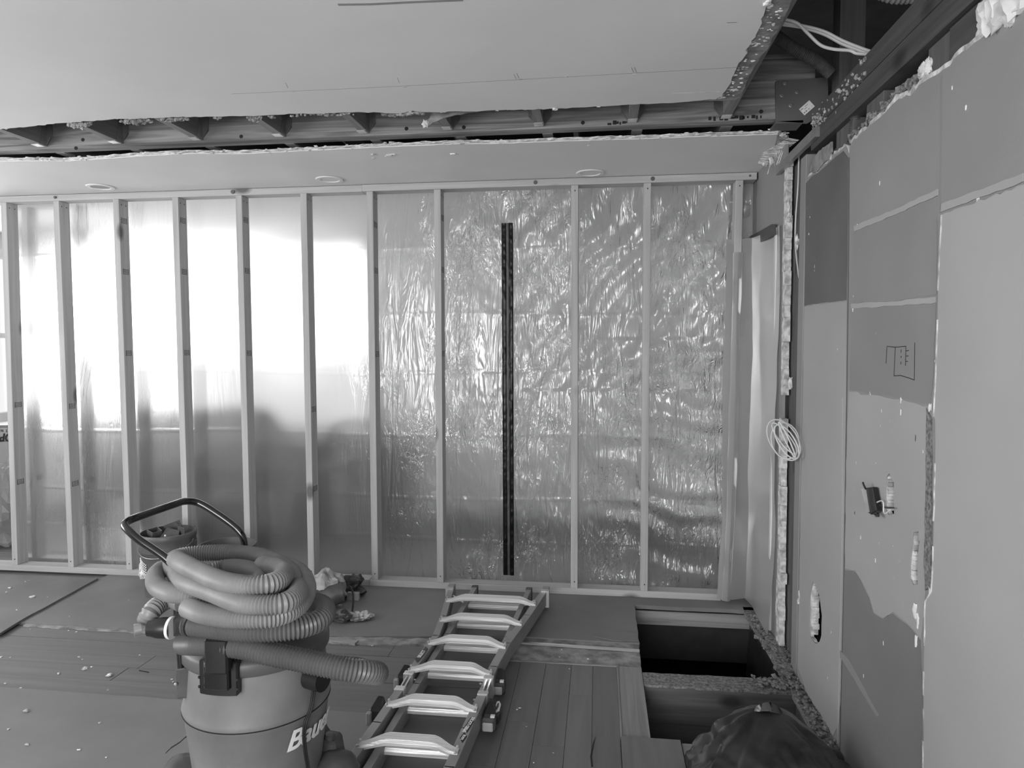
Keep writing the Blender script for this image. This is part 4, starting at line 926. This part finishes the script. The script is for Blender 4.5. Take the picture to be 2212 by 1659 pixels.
p = P(380,1478,1,1.84); obj('socket_bolt', B().blob(p, .005, 1, 0, 5), 'bright', sk)
obj('socket_clamp', B().box(*(lambda a, c: (a.x, c.x, 1.84, 1.88, c.z, a.z))(P(396,1431,1,1.84), P(412,1446,1,1.84))), 'black', sk, bevel=.003)
# power cord
cp = []
for (u, v) in [(672,1448),(676,1470),(675,1500),(668,1535),(658,1560),(655,1590),(658,1625),(664,1662),(668,1720)]:
    a_, z = CY(u, v, .2245); cp.append(cyl(a_, .2245, z))
obj('power_cord', B().tube(spline(cp, 8), .0036, 8), 'black', vc, smooth=True); obj('power_cord', B().tube([p+Vector((.005,.002,0)) for p in spline(cp, 8)], .0034, 8), 'black', vc, smooth=True)
# casters and the tool holder
for ang in (.55, 1.75, 2.9, -1.4):
    c = cyl(ang, .235, 0); k = obj('caster_housing', B().blob((c.x, c.y, .12), .075, 3, .05, 8, (1,1,.75)).box(c.x-.03, c.x+.03, c.y-.03, c.y+.03, .06, .13), 'dkplastic', vc, smooth=True)
    obj('caster_wheel', B().lathe([(.0001,-.012),(.026,-.012),(.030,-.006),(.030,.006),(.026,.012),(.0001,.012)], (c.x, c.y, .031), 20, 0), 'black', k, smooth=True)
p = P(718, 1612, 1, 2.09)
tp = obj('tool_holder', B().hexa([(p.x-.05,p.y-.04,p.z-.07),(p.x+.03,p.y-.04,p.z-.06),(p.x+.03,p.y+.05,p.z-.06),(p.x-.05,p.y+.05,p.z-.07),(p.x-.03,p.y-.03,p.z+.035),(p.x+.02,p.y-.03,p.z+.03),(p.x+.02,p.y+.04,p.z+.03),(p.x-.03,p.y+.04,p.z+.035)]), 'dkplastic', vc, bevel=.008)
obj('plug_cap', B().lathe([(.018,0),(.018,.010),(.014,.014),(.0001,.015)], (p.x-.004, p.y-.01, p.z+.033), 20), 'dkplastic', tp, smooth=True)
obj('fork', B().box(p.x-.05, p.x+.033, p.y-.06, p.y-.02, p.z-.075, p.z-.045), 'dkplastic', tp, bevel=.01)
obj('drain_screw', B().blob((p.x-.01, p.y-.03, p.z-.09), .011, 2, .1, 6), 'bright', tp, smooth=True)
# lettering on the drum
lm = Matrix(((1,0,0,0),(0,1,0,0),(0,0,1,0),(0,0,0,1)))
cu_ = text('lettering', 'Bauer', .084, lm, 'white', None, .0008, .30, .0018)
aL, zL = CY(619, 1625, .207); x_min = min(v.co.x for v in cu_.data.vertices); ymin = min(v.co.y for v in cu_.data.vertices)
import bmesh as _bm
bm2 = _bm.new(); bm2.from_mesh(cu_.data); 
for _ in range(3): _bm.ops.subdivide_edges(bm2, edges=[e for e in bm2.edges if abs(e.verts[0].co.x-e.verts[1].co.x) > .005], cuts=1)
bm2.to_mesh(cu_.data); bm2.free()
for v in cu_.data.vertices:
    s = v.co.x-x_min; z = zL+(v.co.y-ymin)
    rdr = .1995+(z-.25)*.12+.0075+v.co.z
    v.co = cyl(aL+s/.208, rdr, z)-VC
cu_.parent = vc
# hoses
def cr(pts, z=None, y=None):
    out = []
    for q in pts:
        u, v = 250+q[0]/2.7246, 1050+q[1]/2.7246; zz = q[2] if len(q) > 2 else z
        out.append(P(u, v, 2, zz) if y is None else P(u, v, 1, zz if len(q) > 2 else y))
    return out
h1 = empty('vacuum_hose', (-1.05, 2.0, .8), 'light grey ribbed hose coiled in several loops on top of the vacuum', 'hose')
path = cr([(560,500,.775),(640,482,.78),(740,482,.785),(820,505,.785),(850,545,.78),(800,600,.772),(700,620,.77),(560,600,.77),(430,560,.785),(350,505,.80),(328,455,.80),(350,425,.80),(420,405,.80),(540,393,.80),(680,392,.80),(820,408,.80),(940,445,.80),(1025,505,.80),(1035,575,.80),(980,625,.80),(880,645,.795),(780,652,.785),(660,640,.772)]) 
front = cr([(355,430,.855),(400,458,.86),(470,495,.86),(560,538,.86),(660,570,.86),(780,585,.86),(900,577,.86),(975,545,.855),(985,505,.84),(940,475,.825),(860,462,.80)])
loop3 = cr([(330,475,.79),(270,490,.785),(232,535,.785),(245,590,.785),(310,625,.785),(400,640,.785),(500,655,.78),(600,668,.775)])
loop4 = cr([(360,520,.80),(400,560,.815),(480,592,.82),(580,628,.82),(680,668,.82),(780,695,.82),(900,700,.82),(1000,685,.82),(1065,640,.815),(1070,590,.80)])
loop5 = cr([(425,715,.775),(500,745,.775),(620,770,.775),(760,782,.775),(900,775,.775),(1020,740,.775),(1095,680,.775),(1125,600,.775),(1100,525,.775),(1040,480,.77),(960,460,.76)])
tail = cr([(400,690,.74),(330,665,.74),(260,695,.735),(205,745,.725),(180,800,.70)])
for pts in (path, front, loop3, loop4, loop5, tail):
    obj('loop', corr(B(), pts, .0262, .0080, .0042, 16), 'hose', h1, smooth=True)
h2 = empty('vacuum_hose', (-1.05, 1.9, .65), 'thicker dark grey ribbed hose wrapped round the vacuum lid', 'hose')
dk = cr([(390,808,.70),(480,822,.70),(620,838,.70),(780,852,.70),(940,850,.70),(1080,832,.70),(1190,795,.70),(1232,745,.70),(1210,700,.69),(1130,680,.68)])
obj('loop', corr(B(), dk, .0305, .0098, .0048, 16), 'hosed', h2, smooth=True)
dk2 = cr([(400,925,1.80),(470,928,1.775),(620,935,1.765),(760,952,1.765),(900,985,1.765),(1050,1015,1.765),(1200,1048,1.765),(1350,1078,1.77),(1450,1090,1.79),(1520,1098,1.83),(1540,1102,1.88),(1500,1095,1.94),(1400,1070,1.97),(1250,1060,1.98),(1190,1080,1.98)], y=1.77)
obj('run', corr(B(), dk2, .032, .0092, .0048, 16), 'hosed', h2, smooth=True)
q = cr([(330,833,.70),(250,835,.70),(190,838,.70),(150,842,.70),(108,850,.70)])
obj('cuff', B().tube([q[0], q[0].lerp(q[1],.5), q[1], q[1].lerp(q[2],.6), q[2]], [.028,.028,.027,.022,.020], 20), 'black', h2, smooth=True)
obj('clear_nozzle', B().tube([q[2], q[2].lerp(q[3],.3), q[3], q[4]], [.0165,.0185,.0165,.0185], 18), 'glass', h2, smooth=True)
obj('nozzle_collar', B().tube([q[3], q[4]], [.014,.016], 16), 'bright', h2, smooth=True)
obj('cuff_ring', B().tube([q[0]+Vector((.004,0,0)), q[0]-Vector((.004,0,0))], .030, 20), 'white', h2, smooth=True)
obj('cuff', B().tube(cr([(330,825,.70),(395,808,.70),(450,818,.70)]), [.027,.031,.031], 20), 'dkplastic', h2, smooth=True)

# ================================================================== BUCKETS
def bucket(c, label, tilt=0):
    r = empty('bucket', c, label, 'bucket'); h = .365; R1, R0 = .152, .130
    b = B().lathe([(.0001,0),(R0,0),(R0,.002),(R1-.004,.255),(R1-.001,.262),(R1+.004,.266),(R1+.004,.30),(R1,.303),(R1+.001,.33),(R1+.004,.335),(R1+.004,.36),(R1,h),(R1-.005,h),(R1-.006,.33),(R0-.006,.006),(.0001,.006)], c, 48)
    obj('pail', b, 'orange', r, smooth=True)
    hb = B(); pts = []
    for i in range(21):
        a_ = math.pi*i/20; pts.append((c[0]-math.cos(a_)*(R1+.006), c[1]-math.sin(a_)*(R1+.010), c[2]+.315-.07*math.sin(a_)))
    obj('bail_handle', hb.tube(pts, .0022, 6), 'steel', r, smooth=True)
    for s in (-1, 1): obj('handle_lug', B().blob((c[0]+s*(R1+.006), c[1], c[2]+.315), .012, 1, 0, 6, (.5,1,1)), 'orange', r)
    return r
p = P(363, 1147, 2, .365); b1c = (p.x, p.y, .0); bk = bucket(b1c, 'grey bucket full of dark blocks standing behind the vacuum handle')
sb = B(); dt = B()
for i in range(7):
    for j in range(5):
        a_ = -.35-.09*i; rr_ = .148; z = .20-.014*j+.05*0
        c_ = (p.x+rr_*math.sin(a_*1.0), p.y-rr_*math.cos(a_), z+.004*i)
        dt.blob(c_, .0045, 1, 0, 4, (1,1,1))
obj('dotted_print', dt, 'white', bk, kind='stuff')
obj('print_blotch', B().blob((p.x-.09, p.y-.118, .135), .024, 5, .35, 6, (1,.25,1)), 'gypsum', bk)
obj('print_blotch', B().blob((p.x-.125, p.y-.08, .16), .02, 6, .4, 6, (.5,.5,1.6)), 'gypsum', bk)
lbs = ['tall dark sheet metal angle sticking out of the full bucket','dark open box offcut at the left in the full bucket','large dark folded plate leaning in the full bucket','small dark plate at the right edge of the full bucket']
cc_ = Vector((p.x, p.y, .33))
o = obj('scrap_plate', B().bar(cc_+Vector((-.05,.05,.02)), cc_+Vector((.03,.09,.05)), .004, .07), 'dkplastic'); tag(o, lbs[0], 'metal scrap', 'scraps in the full bucket')
b = B().bar(cc_+Vector((-.12,-.02,.02)), cc_+Vector((-.05,-.07,.015)), .004, .05).bar(cc_+Vector((-.09,.03,.025)), cc_+Vector((-.02,-.03,.02)), .004, .05).bar(cc_+Vector((-.12,-.02,.02)), cc_+Vector((-.09,.03,.025)), .004, .05).bar(cc_+Vector((-.05,-.07,.015)), cc_+Vector((-.02,-.03,.02)), .004, .05)
tag(obj('box_offcut', b, 'dkplastic'), lbs[1], 'metal scrap', 'scraps in the full bucket')
b = B().hexa([cc_+Vector(v_) for v_ in [(-.02,-.08,-.01),(.09,-.045,.0),(.07,.0,.035),(-.01,.0,.05),(-.018,-.078,-.005),(.092,-.043,.005),(.072,.002,.04),(-.008,.002,.055)]])
tag(obj('folded_plate', b, 'dkplastic'), lbs[2], 'metal scrap', 'scraps in the full bucket')
tag(obj('scrap_plate', B().bar(cc_+Vector((.05,.02,.03)), cc_+Vector((.12,-.02,.03)), .004, .06), 'dkplastic'), lbs[3], 'metal scrap', 'scraps in the full bucket')
for (u, v) in [(382,1127),(357,1157)]:
    tag(obj('white_pin', B().blob(P(u, v, 2, .385), .006, 1, 0, 6), 'white', smooth=True), 'small white knob '+('on the upper corner of the folded plate' if v < 1140 else 'at the near rim of the full bucket'), 'knob')
tag(obj('wire_scrap', B().tube(spline([cc_+Vector((.02,.05,.03)), cc_+Vector((.03,.06,.06)), cc_+Vector((.025,.05,.075))], 6), .0015, 5).tube(spline([cc_+Vector((.11,-.01,.03)), cc_+Vector((.14,.0,.05)), cc_+Vector((.17,.01,.07))], 6), .0015, 5), 'black'), 'thin black wires poking out of the full bucket', 'wire')
p = P(490, 1176, 2, .365); bucket((p.x, p.y, 0), 'empty grey bucket standing behind the coiled hose')

# ================================================================== HEAP BEHIND THE HOSE
def crumple(c, sx, sy, sz, seed, m, name, label, cat, n=16, amp=.35, fr=2.4, g_=None):
    b = B().blob(c, 1, seed, amp, n, (sx, sy, sz), fr)
    for v_ in b.v:
        v_ += Vector((noise.noise(v_*22+Vector((seed,0,0))), noise.noise(v_*22+Vector((0,seed,0))), noise.noise(v_*22+Vector((0,0,seed)))))*.010
        v_.z = max(v_.z, .002)
    return tag(obj(name, b, m, smooth=False), label, cat, g_)
c = P(700,1285,2,.10); crumple((c.x-.03, c.y+.10, .10), .11, .075, .10, 5, 'bagpaper', 'paper_sack', 'crumpled pale paper sack lying behind the coiled hose', 'sack', amp=.18)
c = P(735,1300,2,.05); pch = empty('tool_pouch', (c.x, c.y, 0), 'dark leather pouch with a black open mouth lying before the paper sack', 'pouch')
obj('body', B().tube(spline([(c.x-.20,c.y-.02,.07),(c.x-.08,c.y,.075),(c.x+.01,c.y+.03,.095)], 8), [.035+.022*min(1, i/10) for i in range(17)], 18, cap=False), 'leather', pch, smooth=True)
obj('mouth', B().tube([(c.x-.10,c.y,.075),(c.x-.0,c.y+.028,.092)], .05, 18), 'ink', pch, smooth=True)
obj('strap', B().tube(spline([(c.x+.03,c.y+.06,.12),(c.x+.06,c.y+.03,.10),(c.x+.085,c.y-.03,.07),(c.x+.10,c.y-.10,.02),(c.x+.09,c.y-.14,.008)], 6), .006, 8), 'black', pch, smooth=True)
c2 = P(775,1333,2,.01); crumple((c2.x, c2.y, .015), .065, .045, .016, 9, 'glove', 'work_glove', 'pale ragged work glove on the floor beside the dark pouch', 'glove', amp=.4, fr=3.5)
c2 = P(738,1326,2,.03); crumple((c2.x, c2.y-.03, .03), .06, .045, .03, 11, 'leather', 'knee_pad', 'dark padded lump under the pouch next to the pale glove', 'pad', amp=.25)
c2 = P(752,1272,2,.04); crumple((c2.x, c2.y+.02, .05), .085, .06, .06, 13, 'leather', 'plastic_wrapper', 'dark crinkled wrapper standing against the bottom plate', 'wrapper', amp=.4)
tag(obj('wood_block', B().box(c2.x+.02, c2.x+.09, c2.y-.075, c2.y-.05, .0, .045), 'stud', bevel=.002), 'small dark block beside the crinkled wrapper near the bottom plate', 'block')

# ================================================================== DARK BAG by the hole
bgx = empty('debris_bag', (.60, 2.28, 0), 'dark plastic debris bag gathered to a peak beside the floor hole', 'bag')
b = B(); n = 96; m_ = 44; vs = []; top = P(1655, 1532, 1, 2.36)
for j in range(m_+1):
    t = j/m_
    for i in range(n):
        a_ = 2*math.pi*i/n; ex = .32 if math.cos(a_) < 0 else .262
        rad = (t**.62)
        rg = lambda q: 1-2*abs(q-round(q)); fold = 1+.20*t**.3*(1-t*.4)*(rg(a_*.8+.35*math.sin(a_*2)+t*.25)-.5)+.22*(.5-abs(noise.noise(Vector((math.cos(a_)*2.2, math.sin(a_)*2.2, t*2.6)))*2))*t+.07*(rg(a_*2.4+t*1.1)-.5)
        x = top.x+(.60-top.x)*t+ex*rad*fold*math.cos(a_); y = top.y+(2.20-top.y)*t+.30*rad*fold*math.sin(a_)
        z = top.z*(1-t**1.25)+.02*t+.10*(abs(noise.noise(Vector((x*7, y*7, 3))))-.2)*t*(1.15-t)+.03*abs(noise.noise(Vector((x*18, y*18, 9))))*t
        x = min(x, WX-.012-.004*math.sin(a_*9))
        vs.append((x, y, max(z, .004)))
b.add(vs, [(j*n+i, j*n+(i+1) % n, (j+1)*n+(i+1) % n, (j+1)*n+i) for j in range(m_) for i in range(n)])
obj('film', b, 'bag', bgx, smooth=True)
pk = spline([P(u, v, 1, 2.35) for u, v in [(1622,1544),(1632,1530),(1648,1521),(1665,1520),(1682,1530),(1694,1546)]], 6); vs = []
for i, p in enumerate(pk): vs += [p+Vector((0,0,.004)), p+Vector((.012*math.sin(i*.9),-.012,-.02)), p+Vector((0,.02,-.045)), p+Vector((.0,.05,-.10))]
obj('gathered_neck', B().add(vs, [(i*4+k, i*4+k+1, (i+1)*4+k+1, (i+1)*4+k) for i in range(len(pk)-1) for k in range(3)]), 'bag', bgx, smooth=True)

# ================================================================== FLOOR CRUMBS
chips = [(70,1295,9),(22,1275,6),(14,1284,4),(62,1258,3),(55,1261,3),(36,1323,4),(103,1295,3),(150,1332,2),(278,1297,2),(66,1355,3),(182,1441,8),(198,1436,4),(170,1415,4),(127,1451,5),(236,1455,9),(302,1411,4),(165,1361,4),(148,1358,3),(12,1472,4),(44,1482,4),(57,1537,7),(18,1576,4),(57,1610,5),(170,1621,4),(215,1562,4),(230,1637,3),(233,1486,3),(2,1415,4),(22,1416,3),(178,1420,3),(371,1463,3),(374,1468,3),(1123,1530,3),(1117,1533,3),(1209,1420,4),(1270,1424,4),(1213,1404,4),(1195,1627,2),(1153,1648,2),(1137,1570,2),(1210,1312,2),(804,1391,4),(893,1475,3),(1230,1445,2)]
for i, (u, v, s) in enumerate(chips):
    p = P(u, v, 2, .0); z = -.011 if 2.62 < p.y < 3.23 and p.x < -.46 else (.012 if p.x < -3.1 else 0)
    sz = s*.0017
    o = obj('plaster_chip', B().blob((p.x, p.y, z+sz*.32), sz*.8, i, .45, 3 if s < 6 else 5, (1.2,.9,.5)), 'gypsum', smooth=False)
    big = {0:'largest pale plaster chip, lying on the raised board at the left', 1:'pale plaster chip near the left frame edge on the raised board', 10:'largest pale chip lying on the old floorboards', 14:'lone pale chip in front of the old floorboards at the left'}
    tag(o, big.get(i, 'tiny pale plaster crumb lying loose on the floor'), 'debris', 'plaster chips on the floor')
p = P(612,1307-40,2,0)
# ================================================================== BACK ROOM behind the sheet
def bx(name, label, cat, u0, v0, u1, v1, y, dep, m, grp=None):
    a_ = P(u0, v0, 1, y); c_ = P(u1, v1, 1, y); o = obj(name, B().box(a_.x, c_.x, y, y+dep, c_.z, a_.z), m, bevel=.004); tag(o, label, cat, grp); return o
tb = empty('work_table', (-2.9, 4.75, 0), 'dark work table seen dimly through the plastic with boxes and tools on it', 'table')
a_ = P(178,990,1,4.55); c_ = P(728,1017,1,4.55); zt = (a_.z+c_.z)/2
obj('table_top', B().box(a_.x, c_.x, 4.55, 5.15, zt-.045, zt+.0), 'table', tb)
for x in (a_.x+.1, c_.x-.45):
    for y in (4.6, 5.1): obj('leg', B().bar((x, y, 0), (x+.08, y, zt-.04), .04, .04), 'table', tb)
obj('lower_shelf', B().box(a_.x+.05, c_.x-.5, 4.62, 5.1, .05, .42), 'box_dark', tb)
def on_table(name, label, cat, u0, v0, u1, y, dep, m):
    p0 = P(u0, v0, 1, y); p1 = P(u1, v0, 1, y); o = obj(name, B().box(p0.x, p1.x, y, y+dep, zt, p0.z), m, bevel=.006); return tag(o, label, cat)
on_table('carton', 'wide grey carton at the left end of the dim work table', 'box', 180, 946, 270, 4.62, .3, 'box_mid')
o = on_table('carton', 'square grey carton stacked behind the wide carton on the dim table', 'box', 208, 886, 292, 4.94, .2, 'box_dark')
sw = empty('mitre_saw', tuple(P(440, 940, 1, 4.75)), 'bulky power saw silhouette in the middle of the dim work table', 'power saw')
q = [P(u, v, 1, 4.70) for u, v in [(342,905),(345,895),(400,890),(440,886),(490,886),(530,895),(560,930),(600,958),(640,975),(640,990),(345,990)]]; q = [(p.x, max(p.z, zt+.001)) for p in q]
obj('body', B().slab(q, 1, 4.70, 4.95), 'box_mid', sw, bevel=.004)
obj('cable', B().tube(spline([P(u, v, 1, 4.66) for u, v in [(358,980),(365,955),(378,938),(410,930),(430,900),(460,890)]], 6), .008, 6), 'black', sw, smooth=True)
obj('base', B().box(P(430,965,1,4.62).x, P(660,965,1,4.62).x, 4.62, 4.98, zt, P(430,962,1,4.62).z), 'table', sw)
dr = empty('folding_rack', tuple(P(760, 960, 1, 4.9)), 'curved grey handle and post standing past the right end of the dim table', 'rack')
obj('arc', B().tube(spline([P(u, v, 1, 4.9) for u, v in [(690,985),(700,935),(725,918),(770,916),(800,925),(850,950)]], 8), .014, 8), 'box_dark', dr, smooth=True)
obj('post', B().box(P(705,930,1,4.95).x, P(722,930,1,4.95).x, 4.95, 4.99, 0, P(705,930,1,4.95).z), 'drywall', dr)
bx('leaning_board', 'pale board leaning under the dim table behind the third stud', 'panel', 216, 1085, 262, 1232, 4.5, .03, 'drywall_light')
bx('leaning_board', 'smaller pale board standing right of the taller one behind the third stud', 'panel', 248, 1150, 300, 1232, 4.42, .02, 'pvc')
tag(obj('long_stick', B().bar(P(78,1215,1,4.4), P(138,1015,1,4.55), .03, .02), 'drywall_light'), 'pale stick leaning behind the plastic between the first two studs', 'stick')
# things seen past the first stud
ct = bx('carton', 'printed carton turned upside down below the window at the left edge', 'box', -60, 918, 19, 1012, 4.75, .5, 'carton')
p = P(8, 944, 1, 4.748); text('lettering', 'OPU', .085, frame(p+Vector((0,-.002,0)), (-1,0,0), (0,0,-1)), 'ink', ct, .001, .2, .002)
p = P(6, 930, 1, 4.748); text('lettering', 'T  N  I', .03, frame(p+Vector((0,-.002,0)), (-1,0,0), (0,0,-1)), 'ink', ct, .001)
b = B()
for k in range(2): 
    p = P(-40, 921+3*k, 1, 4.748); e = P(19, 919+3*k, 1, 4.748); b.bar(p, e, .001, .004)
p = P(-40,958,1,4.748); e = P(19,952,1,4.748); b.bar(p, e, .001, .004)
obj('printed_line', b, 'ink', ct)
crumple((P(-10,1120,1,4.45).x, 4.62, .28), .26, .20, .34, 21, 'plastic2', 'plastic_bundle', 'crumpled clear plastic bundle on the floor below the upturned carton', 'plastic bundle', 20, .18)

tag(obj('low_dark_filler', B().box(-4.95, -1.6, 5.3, 5.68, 0, .64), 'box_dark'), 'added dark filler block under the far window that darkens the low back room', 'filler')  # added solid, darkens the lower back room behind the plastic

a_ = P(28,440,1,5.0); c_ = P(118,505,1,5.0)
tag(obj('high_dark_filler', B().box(a_.x, c_.x, 5.0, 5.3, c_.z, 2.41), 'box_dark', bevel=.004), 'added light-blocking cabinet high up behind the plastic between the first two studs', 'filler')  # added box, its silhouette makes the dark gradient at the sheet's upper left
